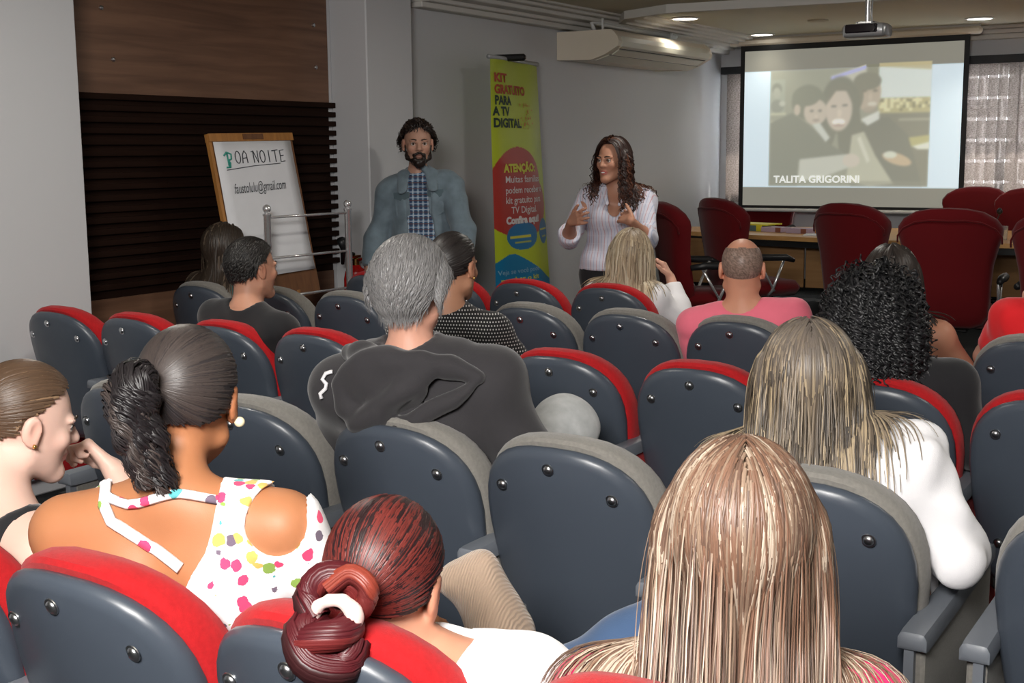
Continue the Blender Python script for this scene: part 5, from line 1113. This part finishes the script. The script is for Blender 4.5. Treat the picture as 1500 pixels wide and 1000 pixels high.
# woman speaking with both hands raised
R = person('curly-haired woman in striped shirt speaking with both hands raised', (-3.28, 6.38, 0), 'presenters'); H = Head((-3.285, 6.36, 1.545), 188, 3, 0, 1.0)
b = Body(H, (-3.31, 6.42, 0.90), 163, 'f', 0.97, True, shw=0.160, nb=(-3.28, 6.41, 1.385), elbows=[(-3.045, 6.33, 1.11), (-3.525, 6.28, 1.10)], wrists=[(-3.055, 6.13, 1.225), (-3.400, 6.09, 1.215)])
ir = np.array((0.85, -0.53, 0.0))
SS = build_skin(R, b, (0.40, 0.20, 0.13), 0.005, 0.012, hand_spec=({'d': -ir * 0.9 + np.array((0, 0, 0.22)), 'pn': (-0.46, 0.88, -0.2), 'side': -1, 'curl': (0.2, 0.25, 0.25), 'spread': 0.2, 'thumb': -ir * 0.6 + np.array((0, 0, 0.8))}, {'d': ir * 0.9 + np.array((0, 0, 0.25)), 'pn': (-0.46, 0.88, -0.2), 'side': 1, 'curl': (0.2, 0.25, 0.25), 'spread': 0.2, 'thumb': ir * 0.6 + np.array((0, 0, 0.8))}), fine_hands=True, lip=(0.42, 0.10, 0.10))
th_ = SDF(); th_.ell(H.p(0, 0.0965, -0.0598), (0.014, 0.006, 0.003), 0.002, H.ax); solid('teeth', th_, M['whitecloth'], R, 0.002)
def vneck(S):
    sub = SDF(); sub.chain([b.nb + b.tf * 0.085 + b.sp * 0.02, b.chest + b.tf * 0.100 + b.sp * 0.03], [0.070, 0.036], 0.01); group_op(S, sub, 0.006, 's')
sh1, S2 = garment(R, b, 'shirt', M['stripe'], 0.012, 1.12, 0.0085, 0.070, (0.004, 24, 8), hem=(0, 0, 0.93), extra=vneck)
for i in (0, 1):
    c = SDF(); d_ = nrm(b.wr[i] - b.elb[i]); sub = SDF(); b.arm(sub, i, 0.019, 1.42); sub.cut(b.elb[i] + (b.wr[i] - b.elb[i]) * 0.40, d_); sub.cut(b.elb[i] + (b.wr[i] - b.elb[i]) * 0.05, -d_); sub.wob = (0.003, 40, 2); solid('rolled_cuff', sub, M['stripe'], R, 0.007)
    sx = (-1, 1)[i]; c = SDF(); c.chain([b.nb + b.tr * sx * 0.055 - b.tf * 0.03 + b.sp * 0.015, b.nb + b.tr * sx * 0.068 + b.tf * 0.05, b.chest + b.tr * sx * 0.035 + b.tf * 0.125 + b.sp * 0.07], [0.012, 0.018, 0.012], 0.012, n=nrm(b.tf + b.sp * 0.5), q=0.4); solid('collar', c, M['stripe'], R, 0.005)
ts = SDF(); ts.ell(b.chest + b.tf * 0.070 + b.sp * 0.025, (0.035, 0.014, 0.02), 0.01, np.stack([b.tr, b.tf, b.sp])); solid('undershirt', ts, M['whitecloth'], R, 0.006)
trousers(R, b, M['blackcloth']); shoes(R, b, M['shoe'])
hair_long(R, H, SS, 800, 0.33, [((0.045, 0.016, 0.010), 3), ((0.085, 0.03, 0.015), 2), ((0.02, 0.009, 0.007), 2)], 0.006, 26, -0.15, (0.006, 0.022), 0.42, 21, curl=(0.008, 0.04, 0.3), back=0.5, side=0.8, base=(0.02, 0.009, 0.007), jit=0.05, hugn=9, hairline=([-1, -0.5, -0.15, 0.1, 0.4, 0.75, 1], [-0.72, -0.66, -0.30, 0.15, 0.50, 0.70, 1]))
# ================================================================= the audience
SK = {'pale': (0.68, 0.45, 0.37), 'light': (0.60, 0.33, 0.24), 'tan': (0.40, 0.165, 0.075), 'warm': (0.52, 0.25, 0.16)}
def seat(cx, cy, dx=0.0, dy=0.30, z=0.53): return (cx + dx, cy + dy, z)
DARK = [((0.012, 0.010, 0.010), 3), ((0.022, 0.018, 0.017), 1)]
# front row: long blonde hair, white blouse, hand at cheek
R = person('woman with long straight blonde hair and white blouse, hand at her cheek', (-2.92, 5.85, 0)); H = Head((-2.905, 5.83, 1.065), -12, 4, 6)
b = Body(H, seat(-2.94, 5.57), -8, 'f', 1.0, nb=(-2.92, 5.80, 0.915), elbows=[None, (-2.66, 5.93, 0.74)], wrists=[None, (-2.76, 6.00, 0.945)])
SS = build_skin(R, b, SK['light'], 0.007, 0.013, hand_spec=(None, {'d': (-0.45, -0.1, 0.85), 'pn': (-0.8, -0.2, -0.3), 'side': 1, 'curl': (0.5, 0.6, 0.5)}), fine_hands=True)
garment(R, b, 'blouse', M['whitecloth'], 0.018, 1.85, 0.010, 0.085, (0.006, 22, 12)); trousers(R, b, M['blackcloth']); shoes(R, b, M['shoe'])
hair_long(R, H, SS, 1800, 0.34, [((0.42, 0.33, 0.22), 3), ((0.56, 0.47, 0.34), 2), ((0.25, 0.19, 0.125), 1.5)], 0.0045, 14, 0.0, (0.008, 0.026), 0.35, 31, base=(0.20, 0.14, 0.085), root_dark=(0.17, 0.125, 0.085), nclump=30)
# second row
R = person('woman with long dark brown hair and teal top beside the slatted panel', (-4.90, 4.98, 0)); H = Head((-4.87, 4.93, 1.10), 12, 4, 0)
b = Body(H, seat(-4.90, 4.69), 5, 'f', 0.95); SS = build_skin(R, b, SK['warm'], 0.007, 0.014); garment(R, b, 'top', M['greenprint'], 0.012, 0.5, 0.011); trousers(R, b, M['denim']); shoes(R, b, M['shoe'])
hair_long(R, H, SS, 1200, 0.42, [((0.085, 0.06, 0.042), 3), ((0.14, 0.105, 0.075), 2), ((0.035, 0.025, 0.018), 1)], 0.005, 14, 0.0, (0.008, 0.026), 0.35, 32, base=(0.02, 0.014, 0.011))
R = person('bald man with cropped grey sides in a pink T-shirt, seen from behind', (-1.91, 4.95, 0)); H = Head((-1.928, 4.89, 1.112), -21, 2, 0, 1.08)
b = Body(H, seat(-1.90, 4.69), -15, 'm', 1.05, shw=0.20, nb=(-1.92, 4.88, 0.958), neck=1.12); SS = build_skin(R, b, (0.60, 0.28, 0.18), 0.0055, 0.013); garment(R, b, 'shirt', M['pinktee'], 0.012, 0.5, 0.010, 0.078, (0.004, 18, 14)); trousers(R, b, M['darkdenim']); shoes(R, b, M['shoe'])
V, Q = cap_mesh(H, 0.0030, [[-1, -0.5, -0.15, 0.1, 0.3, 0.301, 1], [-0.70, -0.62, -0.40, -0.05, 0.2, 2, 2]], 90, 60)
zl = H.loc(V)[:, 2]; yl = H.loc(V)[:, 1]; keep = zl < 0.085 + 0.10 * np.clip(-yl - 0.055, 0, 1); Q = Q[keep[Q].all(1)]
add('cropped_hair', mesh_from('cropped_hair', V - np.array(R.location), Q, True, np.array((0.22, 0.15, 0.12)) * RNG.uniform(0.55, 1.45, (len(V), 1))), M['hair'], R)
R = person('woman with dark brown hair and pink tank top, bare arm down', (-1.33, 4.98, 0)); H = Head((-1.33, 4.92, 1.095), -20, 0, 0)
b = Body(H, seat(-1.38, 4.69, 0.08), -5, 'f', 1.08, shw=0.178, elbows=[None, (-1.02, 4.98, 0.72)]); SS = build_skin(R, b, SK['warm'], 0.007, 0.011); garment(R, b, 'tank_top', M['pinktank'], 0.008, 0.0, 0.010, 0.10, (0.003, 20, 15), extra=lambda S: [S.ell(b.sh[i] + b.tr * s * 0.02, (0.085, 0.12, 0.11), 0.01, None, 's') for i, s in ((0, -1), (1, 1))]); trousers(R, b, M['denim']); shoes(R, b, M['shoe'])
hair_long(R, H, SS, 700, 0.30, [((0.022, 0.017, 0.015), 3), ((0.04, 0.032, 0.028), 1)], 0.006, 12, 0.0, (0.008, 0.024), 0.35, 33, base=(0.014, 0.011, 0.010))
R = person('person in red T-shirt cut by the right picture edge, fist raised to chin', (-0.72, 5.0, 0)); H = Head((-0.70, 5.0, 1.16), -12, 6, 0)
b = Body(H, seat(-0.76, 4.69), -5, 'm', 1.05, elbows=[(-0.99, 5.06, 0.80), None], wrists=[(-0.86, 5.10, 0.965)] + [None])
SS = build_skin(R, b, SK['light'], 0.007, 0.013, hand_spec=({'d': (0.2, -0.05, 0.95), 'pn': (0.7, -0.5, 0), 'side': 1, 'curl': (1.1, 1.2, 0.8)}, None), fine_hands=True); garment(R, b, 'shirt', M['redtee'], 0.014, 0.75, 0.010); trousers(R, b, M['darkdenim']); shoes(R, b, M['shoe'])
hair_short(R, H, SS, 500, 0.04, DARK, 0.005, 5)
# third row
R = person('young man with short black hair and black T-shirt, face turned aside', (-3.66, 3.88, 0)); H = Head((-3.645, 3.84, 1.132), 14, 2, 0, 1.03)
b = Body(H, seat(-3.67, 3.60), 6, 'm', 1.02, shw=0.20, nb=(-3.645, 3.80, 0.972), neck=1.05); SS = build_skin(R, b, (0.52, 0.26, 0.17), 0.0055, 0.013, stub=0.25); garment(R, b, 'shirt', M['blackcloth'], 0.012, 0.5, 0.010, 0.078, (0.004, 20, 16)); trousers(R, b, M['denim']); shoes(R, b, M['shoe'])
hair_short(R, H, SS, 4500, 0.030, [((0.009, 0.008, 0.008), 3), ((0.016, 0.014, 0.013), 1)], 0.0016, 5, 0.30, (0.006, 0.013), 13, 0.6, 0.25, 0.08, base=(0.008, 0.007, 0.007), capg=0.009)
R = person('woman with dark tied-back hair and black polka-dot blouse', (-2.60, 3.88, 0)); H = Head((-2.585, 3.76, 1.188), -2, 4, 0)
b = Body(H, seat(-2.66, 3.60), -10, 'f', 1.06, shw=0.168, nb=(-2.595, 3.72, 1.032), elbows=[None, (-2.34, 3.86, 0.80)], wrists=[None, (-2.36, 4.08, 0.74)]); SS = build_skin(R, b, (0.46, 0.23, 0.14), 0.0055, 0.012); garment(R, b, 'blouse', M['polka'], 0.014, 0.88, 0.008, 0.078, (0.004, 20, 17)); trousers(R, b, M['denim']); shoes(R, b, M['shoe'])
tie = H.p(-0.03, -0.115, -0.01); pt = hair_tied(R, H, SS, 900, tie, DARK, 0.004, base=(0.010, 0.009, 0.009)); pt.append(strand_bundle([tie, tie + (-0.01, -0.03, -0.0), tie + (-0.015, -0.035, -0.05), tie + (0, -0.01, -0.075)], 0.032, 160, DARK, 0.006, taper=0.2)); hair_obj(R, pt)
for s in (1,): MB().tube([H.p(s * 0.085, 0.0, -0.03 + 0.0), H.p(s * 0.087, 0.0, -0.042)], 0.004, 8).build('earring', M['gold'], R, True).location = -Vector(R.location)
R = person('woman with voluminous black curly hair and black top', (-1.05, 3.88, 0)); H = Head((-1.075, 3.80, 1.075), -22, 4, 0)
b = Body(H, seat(-1.03, 3.60), -14, 'f', 1.12, shw=0.195, nb=(-1.04, 3.79, 0.94), elbows=[None, (-0.78, 3.86, 0.70)]); SS = build_skin(R, b, SK['tan'], 0.007, 0.013); garment(R, b, 'top', M['blackcloth'], 0.014, 1.3, 0.010, 0.075, (0.005, 20, 18)); trousers(R, b, M['darkdenim']); shoes(R, b, M['shoe'])
D, P0 = roots_on(H, 2600, None, 41); r_ = np.random.default_rng(4); d0 = (D * (1, 1, 0.6)) @ H.ax + r_.normal(0, 0.25, D.shape)
L, Nn = grow_locks(H, SS, D, P0, 30, 0.0070 * r_.uniform(0.35, 1.1, len(D)), d0, lambda k: 0.02 + 0.028 * k, None, (0.004, 0.012), 0.0, 0, 41, 0.12)
hair_obj(R, [cap_part(H, 0.022, (0.006, 0.006, 0.006)), lock_mesh(L, Nn, 0.0042, pick(len(D), [((0.010, 0.010, 0.011), 3), ((0.022, 0.021, 0.023), 1)], 4), 0.5, 1.0, (0.0095, 0.028, 0.1), 5)])
# fourth row: silver-haired man in charcoal hooded jacket, pale denim knee raised
R = person('silver-haired man in charcoal hooded jacket with one pale denim knee raised', (-1.96, 2.76, 0)); H = Head((-1.965, 2.66, 1.245), -14, 6, 0, 1.04)
b = Body(H, seat(-1.96, 2.46, 0, 0.32), -14, 'm', 1.12, shw=0.205, nb=(-1.955, 2.64, 1.075), elbows=[(-2.25, 2.72, 0.79), (-1.66, 2.76, 0.80)], knees=[(-2.06, 3.2, 0.57), (-1.835, 3.24, 0.775)], ankles=[(-2.05, 3.2, 0.09), (-2.06, 3.34, 0.50)], shdrop=(0.035, 0.03))
SS = build_skin(R, b, (0.62, 0.32, 0.23), 0.005, 0.013); trousers(R, b, M['greydenim'], 0.032, 0.010); shoes(R, b, M['shoe'])
def hood(S):
    bk = b.nb - b.tf * 0.085
    S.chain([b.nb + b.tr * -0.125 + b.tf * 0.03 - b.sp * 0.0, b.nb - b.tr * 0.10 - b.tf * 0.045 - b.sp * 0.005, bk - b.sp * 0.015, b.nb + b.tr * 0.10 - b.tf * 0.045 - b.sp * 0.005, b.nb + b.tr * 0.125 + b.tf * 0.03], [0.026, 0.036, 0.040, 0.036, 0.026], 0.03)
jk, S2 = garment(R, b, 'hooded_jacket', M['hoodie'], 0.032, 1.9, 0.0085, 0.074, (0.007, 16, 19), extra=hood, neckdrop=0.05)
def onS(S, p, off=0.002, it=5):
    p = np.array(p, float)
    for _ in range(it): d_, g_ = S.grad(np.array([p])); p = p - g_[0] * (d_[0] - off)
    return p
hd = SDF(); oj = lambda p, o: onS(S2, p, o, 8); bfr = np.stack([b.tr, b.tf, b.sp])
# neck roll, sagging bag and the folded rim of the hood
hd.chain([oj(p, 0.006) for p in ((-2.085, 2.56, 1.075), (-2.029, 2.5, 1.105), (-1.942, 2.5, 1.100), (-1.835, 2.5, 1.100), (-1.753, 2.5, 1.095), (-1.685, 2.53, 1.07))], [0.024, 0.030, 0.034, 0.034, 0.030, 0.022], 0.02)
bag = oj((-1.965, 2.5, 1.010), 0.004); hd.ell(bag, (0.125, 0.036, 0.095), 0.02, bfr)
hd.chain([oj(p, 0.012) for p in ((-1.69, 2.5, 1.055), (-1.756, 2.5, 0.985), (-1.850, 2.5, 0.935), (-1.905, 2.5, 0.918))], [0.015, 0.021, 0.024, 0.022], 0.004)
hd.chain([oj(p, 0.020) for p in ((-1.80, 2.5, 1.075), (-1.885, 2.5, 1.010), (-1.955, 2.5, 0.945), (-2.02, 2.5, 0.915))], [0.026, 0.032, 0.036, 0.030], 0.006)
hd.chain([oj(p, 0.014) for p in ((-2.03, 2.5, 1.07), (-2.07, 2.5, 1.01), (-2.055, 2.5, 0.95), (-2.01, 2.5, 0.915))], [0.026, 0.030, 0.028, 0.026], 0.008)
hd.wob = (0.004, 30, 3); solid('hood', hd, M['hoodie'], R, 0.007)
mb = MB(); 
lg = [onS(S2, p, 0.002, 8) - np.array(R.location) for p in ((-2.125, 2.52, 1.035), (-2.143, 2.52, 1.026), (-2.149, 2.52, 1.008), (-2.135, 2.52, 0.998), (-2.136, 2.52, 0.987), (-2.150, 2.52, 0.975), (-2.146, 2.52, 0.964))]
mb.tube(lg, 0.0055, 6).build('shoulder_print', M['whitecloth'], R, True)
hair_short(R, H, SS, 9000, 0.075, [((0.30, 0.30, 0.305), 3), ((0.42, 0.42, 0.43), 2), ((0.19, 0.185, 0.185), 1.6)], 0.0015, 9, 0.40, (0.008, 0.024), 14, 0.6, 0.25, 0.07, hairline=([-1, -0.5, -0.15, 0.1, 0.4, 0.75, 1], [-0.66, -0.58, -0.22, 0.22, 0.42, 0.62, 1]), base=(0.16, 0.155, 0.155), capg=0.012, grav=0.16, curl=(0.0012, 0.07, 0.2))
mb = MB()
for s in (1,): mb.tube([H.p(s * 0.081, -0.02, 0.012), H.p(s * 0.080, 0.03, 0.018), H.p(s * 0.071, 0.092, 0.014)], 0.0022, 6)
mb.tube([H.p(-0.081, -0.02, 0.012), H.p(-0.080, 0.03, 0.018), H.p(-0.071, 0.092, 0.014)], 0.0022, 6)
for s in (-1, 1): mb.tube([H.p(s * (0.037 + 0.028 * math.cos(a)), 0.100 - 0.010 * (1 + s * 0 + math.cos(a)) * 0.8, 0.0 + 0.02 * math.sin(a)) for a in [2 * PI * k / 14 for k in range(15)]], 0.0016, 6)
mb.tube([H.p(-0.009, 0.099, 0.003), H.p(0.009, 0.099, 0.003)], 0.0016, 6); mb.build('eyeglasses', M['black'], R, True).location = -Vector(R.location)
# woman in white with streaked ash hair
R = person('woman with streaked ash-blonde hair and white long-sleeved shirt, elbow on armrest', (-0.87, 2.76, 0)); H = Head((-0.895, 2.68, 1.085), -22, 6, -3, 1.03)
b = Body(H, seat(-0.87, 2.46, 0.02, 0.32), -16, 'f', 1.16, shw=0.20, nb=(-0.880, 2.655, 0.955), elbows=[None, (-0.565, 2.72, 0.725)], wrists=[None, (-0.66, 2.98, 0.70)], shdrop=(0.0, -0.012)); SS = build_skin(R, b, SK['light'], 0.0055, 0.013)
garment(R, b, 'shirt', M['whitecloth'], 0.016, 1.9, 0.008, 0.085, (0.009, 24, 20)); trousers(R, b, M['darkdenim']); shoes(R, b, M['shoe'])
hair_long(R, H, SS, 5200, 0.315, [((0.10, 0.078, 0.057), 3.4), ((0.36, 0.28, 0.18), 2), ((0.21, 0.165, 0.118), 2.6), ((0.050, 0.041, 0.033), 2)], 0.0021, 18, 0.03, (0.007, 0.030), 0.33, 51, base=(0.075, 0.058, 0.042), root_dark=(0.12, 0.10, 0.085), jit=0.04, lenjit=0.2, hugn=8, back=0.6, nclump=44, flow=lambda p, k: -b.tf[None] * (0.12 if k > 9 else 0.0))
# fifth row, nearest
R = person('pale woman with brown tied-back hair resting chin on her hand, at left edge', (-2.20, 1.72, 0)); H = Head((-2.235, 1.66, 1.05), 22, 14, 4, 1.02)
b = Body(H, seat(-2.20, 1.28, -0.03, 0.36), 8, 'f', 1.06, shw=0.17, nb=(-2.205, 1.56, 0.905), elbows=[(-2.32, 1.86, 0.62), (-2.02, 1.86, 0.70)], wrists=[None, (-2.215, 1.865, 0.905)])
SS = build_skin(R, b, SK['pale'], 0.0048, 0.009, hand_spec=(None, {'d': (-0.65, -0.25, 0.62), 'pn': (-0.45, -0.75, -0.3), 'side': -1, 'curl': (0.9, 1.1, 0.8)}), fine_hands=True)
garment(R, b, 'tank_top', M['blackcloth'], 0.006, 0.0, 0.009, 0.105, (0.002, 20, 21), extra=lambda S: [S.ell(b.sh[i] + b.tr * s * 0.015 - b.sp * 0.02, (0.075, 0.13, 0.13), 0.01, None, 's') for i, s in ((0, -1), (1, 1))]); trousers(R, b, M['denim']); shoes(R, b, M['shoe'])
tie = H.p(0.0, -0.125, 0.0); PL = [((0.16, 0.095, 0.052), 3), ((0.26, 0.165, 0.095), 2), ((0.085, 0.05, 0.03), 2)]; pt = hair_tied(R, H, SS, 3200, tie, PL, 0.0021, base=(0.09, 0.055, 0.032)); pt.append(strand_bundle([tie, tie + (-0.02, -0.05, 0.01), tie + (-0.03, -0.07, -0.06), tie + (-0.02, -0.04, -0.12)], 0.028, 240, PL, 0.004)); hair_obj(R, pt)
MB().lathe([(0.001, 0), (0.005, 0.001), (0.004, 0.005), (0.001, 0.006)], tuple(H.p(0.088, 0.0, -0.03) - np.array(R.location)), 10, 'X').build('earring', M['gold'], R, True)
# ponytailed woman in floral cross-strap top
R = person('tan woman with black ponytail and white floral cross-strap open-back top', (-1.72, 1.64, 0)); H = Head((-1.690, 1.60, 1.160), -32, 8, 3, 1.06)
b = Body(H, seat(-1.695, 1.28, 0.02, 0.34), -24, 'f', 1.14, shw=0.20, nb=(-1.655, 1.515, 1.008), elbows=[None, (-1.36, 1.72, 0.70)], wrists=[None, (-1.48, 1.97, 0.68)], shdrop=(0.005, 0.005))
SS = build_skin(R, b, SK['tan'], 0.0048, 0.009)
def cutouts(S):
    ax = np.stack([b.tr, b.tf, b.sp]); sub = SDF(); sub.ell((-1.705, 1.45, 0.935), (0.165, 0.16, 0.125), 0.03, ax); sub.ell((-1.63, 1.46, 1.01), (0.105, 0.16, 0.10), 0.03, ax); group_op(S, sub, 0.004, 's')
    S.ell(b.sh[0] - b.tr * 0.03 + b.sp * 0.03, (0.085, 0.10, 0.085), 0.004, ax, 's'); S.ell(b.sh[1] + b.tr * 0.005 + b.sp * 0.035 - b.tf * 0.02, (0.052, 0.10, 0.058), 0.004, ax, 's')
dr, S2 = garment(R, b, 'floral_top', M['floral'], 0.008, (0.0, 0.62), 0.0065, 0.085, (0.0025, 24, 22), extra=cutouts)
def strap(pts, w, nm='strap'):
    mb = MB(); pts = np.array(pts); K = 22; s = np.linspace(0, len(pts) - 1, K); i = np.minimum(s.astype(int), len(pts) - 2); P = pts[i] + (pts[i + 1] - pts[i]) * (s - i)[:, None]; P = np.array([onS(SS, p, 0.005) for p in P]); d_, g_ = SS.grad(P); T = np.gradient(P, axis=0); Sd = np.cross(T, g_); Sd /= np.linalg.norm(Sd, axis=1)[:, None]; o3 = np.array(R.location)
    rings = [[P[k] + Sd[k] * w * x + g_[k] * z - o3 for x, z in ((-1, -0.002), (-0.7, 0.003), (0, 0.0055), (0.7, 0.003), (1, -0.002), (0, -0.004))] for k in range(K)]; return mb.loft([[tuple(v) for v in r] for r in rings]).build(nm, M['floral'], R, True)
bt = -b.tf * 0.12
strap([(-1.772, 1.47, 1.033), (-1.764, 1.47, 0.999), (-1.749, 1.47, 0.974), (-1.695, 1.47, 0.951), (-1.637, 1.47, 0.929), (-1.575, 1.47, 0.90)], 0.011)
strap([(-1.505, 1.47, 1.062), (-1.585, 1.47, 1.034), (-1.665, 1.47, 1.001), (-1.749, 1.47, 0.974), (-1.82, 1.47, 0.944), (-1.881, 1.47, 0.926)], 0.009)
strap([(-1.772, 1.48, 1.033), (-1.808, 1.5, 1.021), (-1.875, 1.5, 0.976), (-1.913, 1.5, 0.936), (-1.928, 1.5, 0.881)], 0.007)
trousers(R, b, M['denim']); shoes(R, b, M['shoe'])
tie = H.p(-0.035, -0.122, 0.030); PL = [((0.011, 0.009, 0.010), 3), ((0.025, 0.021, 0.022), 1.4), ((0.045, 0.035, 0.032), 0.4)]; pt = hair_tied(R, H, SS, 4200, tie, PL, 0.0019, base=(0.010, 0.009, 0.009), off=(0.005, 0.012))
pt.append(strand_bundle([tie, tie + (0.0, -0.030, 0.002), tie + (0.005, -0.042, -0.05), tie + (0.012, -0.030, -0.11), tie + (0.022, -0.015, -0.165)], 0.038, 1000, PL, 0.0020, taper=0.35, curl=(0.007, 0.05, 0.1), wave=0.25, K=24)); pt.append(strand_bundle([tie, tie + (0.015, -0.025, -0.01), tie + (0.030, -0.02, -0.09), tie + (0.04, -0.005, -0.18)], 0.025, 140, PL, 0.003, taper=0.3, curl=(0.008, 0.06, 0.1), K=24)); hair_obj(R, pt)
S_ = SDF(); S_.cone(tie - (0.002, 0.008, 0.0), tie - (0.004, 0.022, 0), 0.017, 0.017, 0.01); solid('hair_tie', S_, M['blackcloth'], R, 0.004)
o = MB().lathe([(0.001, -0.010)] + [(0.010 * math.sin(a), -0.010 * math.cos(a)) for a in [PI * k / 8 for k in range(1, 8)]] + [(0.001, 0.010)], tuple(H.p(0.090, 0.0, -0.034) - np.array(R.location)), 14, 'X').build('earring', M['pearl'], R, True)
# red-haired woman with bun
R = person('woman with dyed red hair in a low bun and pale scrunchie, white sweater', (-1.16, 1.64, 0)); H = Head((-1.155, 1.475, 0.945), -20, 18, 6, 1.06)
b = Body(H, seat(-1.185, 1.28, 0.06, 0.36), -8, 'f', 1.0, shw=0.17, nb=(-1.085, 1.50, 0.815), elbows=[None, (-0.86, 1.66, 0.66)], wrists=[None, (-1.06, 1.92, 0.66)], shdrop=(0.03, -0.085), knees=[(-1.47, 2.0, 0.56), (-1.33, 2.05, 0.585)])
SS = build_skin(R, b, SK['warm'], 0.0048, 0.012); garment(R, b, 'sweater', M['whitecloth'], 0.020, 1.9, 0.008, 0.068, (0.006, 22, 23)); trousers(R, b, M['darkdenim'], 0.014); shoes(R, b, M['shoe'])
PL = [((0.034, 0.006, 0.009), 3), ((0.075, 0.009, 0.012), 2), ((0.018, 0.008, 0.009), 2.4), ((0.12, 0.020, 0.016), 0.4)]; tie = H.p(-0.012, -0.122, -0.045); pt = hair_tied(R, H, SS, 4200, tie, PL, 0.0019, base=(0.04, 0.010, 0.010), off=(0.005, 0.012))
PB = [((0.060, 0.007, 0.010), 3), ((0.11, 0.014, 0.014), 2), ((0.030, 0.008, 0.009), 1.4)]; q = lambda x, y, z: tie + (H.r * x + H.f * y + H.u * z) * 0.82
pt.append(strand_bundle([q(0.02, 0.0, 0.02), q(0.02, -0.02, 0.065), q(-0.03, -0.035, 0.07), q(-0.055, -0.04, 0.03), q(-0.03, -0.045, -0.005)], 0.020, 170, PB, 0.0036, taper=0.0, tip=0.8)); pt.append(strand_bundle([q(0.0, 0.0, 0.0), q(0.045, -0.03, 0.03), q(0.05, -0.045, 0.065), q(0.015, -0.045, 0.08), q(-0.02, -0.045, 0.05)], 0.014, 90, [((0.18, 0.030, 0.018), 1), ((0.10, 0.014, 0.013), 1)], 0.003, taper=0.0, tip=0.8))
pt.append(strand_bundle([q(-0.03, -0.02, -0.0), q(-0.05, -0.055, -0.03), q(-0.02, -0.065, -0.075), q(0.03, -0.045, -0.075), q(0.035, -0.025, -0.03)], 0.025, 240, PB, 0.0036, taper=0.0, tip=0.8)); pt.append(strand_bundle([q(0.03, -0.02, 0.0), q(0.02, -0.065, -0.02), q(-0.03, -0.07, -0.04), q(-0.05, -0.04, -0.07)], 0.022, 170, PB, 0.0036, taper=0.1, tip=0.8)); hair_obj(R, pt)
S_ = SDF(); S_.chain([q(0.034 * math.cos(a) + 0.005, -0.052 - 0.012 * math.sin(a), 0.030 * math.sin(a) + 0.005) for a in [PI * (-0.2 + 1.2 * k / 10) for k in range(11)]], [0.009] * 11, 0.006); S_.wob = (0.002, 90, 1); solid('scrunchie', S_, cmat('pale_scrunchie', (0.72, 0.50, 0.46)), R, 0.0035)
# beige knit cardigan lying over her knee
cd = SDF(); kn = np.array((-1.335, 2.03, 0.70)); cd.chain([kn + (-0.05, -0.02, 0.055), kn + (-0.01, 0.0, 0.055), kn + (0.03, -0.01, 0.01), kn + (0.055, -0.04, -0.05), kn + (0.08, -0.06, -0.11)], [0.042, 0.046, 0.044, 0.038, 0.03], 0.05); cd.chain([kn + (0.0, 0.02, 0.03), kn + (0.05, -0.0, -0.05), kn + (0.09, -0.03, -0.12)], [0.04, 0.035, 0.026], 0.04); cd.wob = (0.008, 22, 5)
V, Q = nets(cd, None, None, 0.008); o = add('cardigan', mesh_from('cardigan', relax(V, Q), Q), M['knit']); o['label'] = 'beige knitted cardigan draped over the knee of red-haired woman'; o['category'] = 'cardigan'
# highlighted blonde in hot pink
R = person('woman with long highlighted blonde hair, hot pink top and blue jeans', (-0.62, 1.62, 0)); H = Head((-0.605, 1.545, 1.080), -24, 6, 0, 1.06)
b = Body(H, seat(-0.64, 1.28, 0.0, 0.38), -18, 'f', 1.06, shw=0.175, nb=(-0.61, 1.51, 0.905), elbows=[None, (-0.33, 1.60, 0.66)], knees=[(-0.90, 2.05, 0.735), (-0.72, 2.10, 0.58)], ankles=[(-1.20, 1.93, 0.57), (-0.78, 2.12, 0.09)])
SS = build_skin(R, b, SK['light'], 0.0055, 0.012); garment(R, b, 'top', M['hotpink'], 0.014, 0.6, 0.009, 0.085, (0.004, 22, 24)); trousers(R, b, M['denim'], 0.014, 0.011); shoes(R, b, M['shoe'])
hair_long(R, H, SS, 9500, 0.52, [((0.22, 0.150, 0.105), 3), ((0.40, 0.32, 0.25), 2.2), ((0.11, 0.064, 0.045), 2.2), ((0.16, 0.085, 0.055), 1.6)], 0.0013, 22, 0.02, (0.006, 0.022), 0.36, 61, base=(0.16, 0.11, 0.08), root_dark=0.9, jit=0.03, lenjit=0.15, hugn=9, back=0.6, nclump=48, flow=lambda p, k: -b.tf[None] * (0.26 if k > 8 else 0.0))
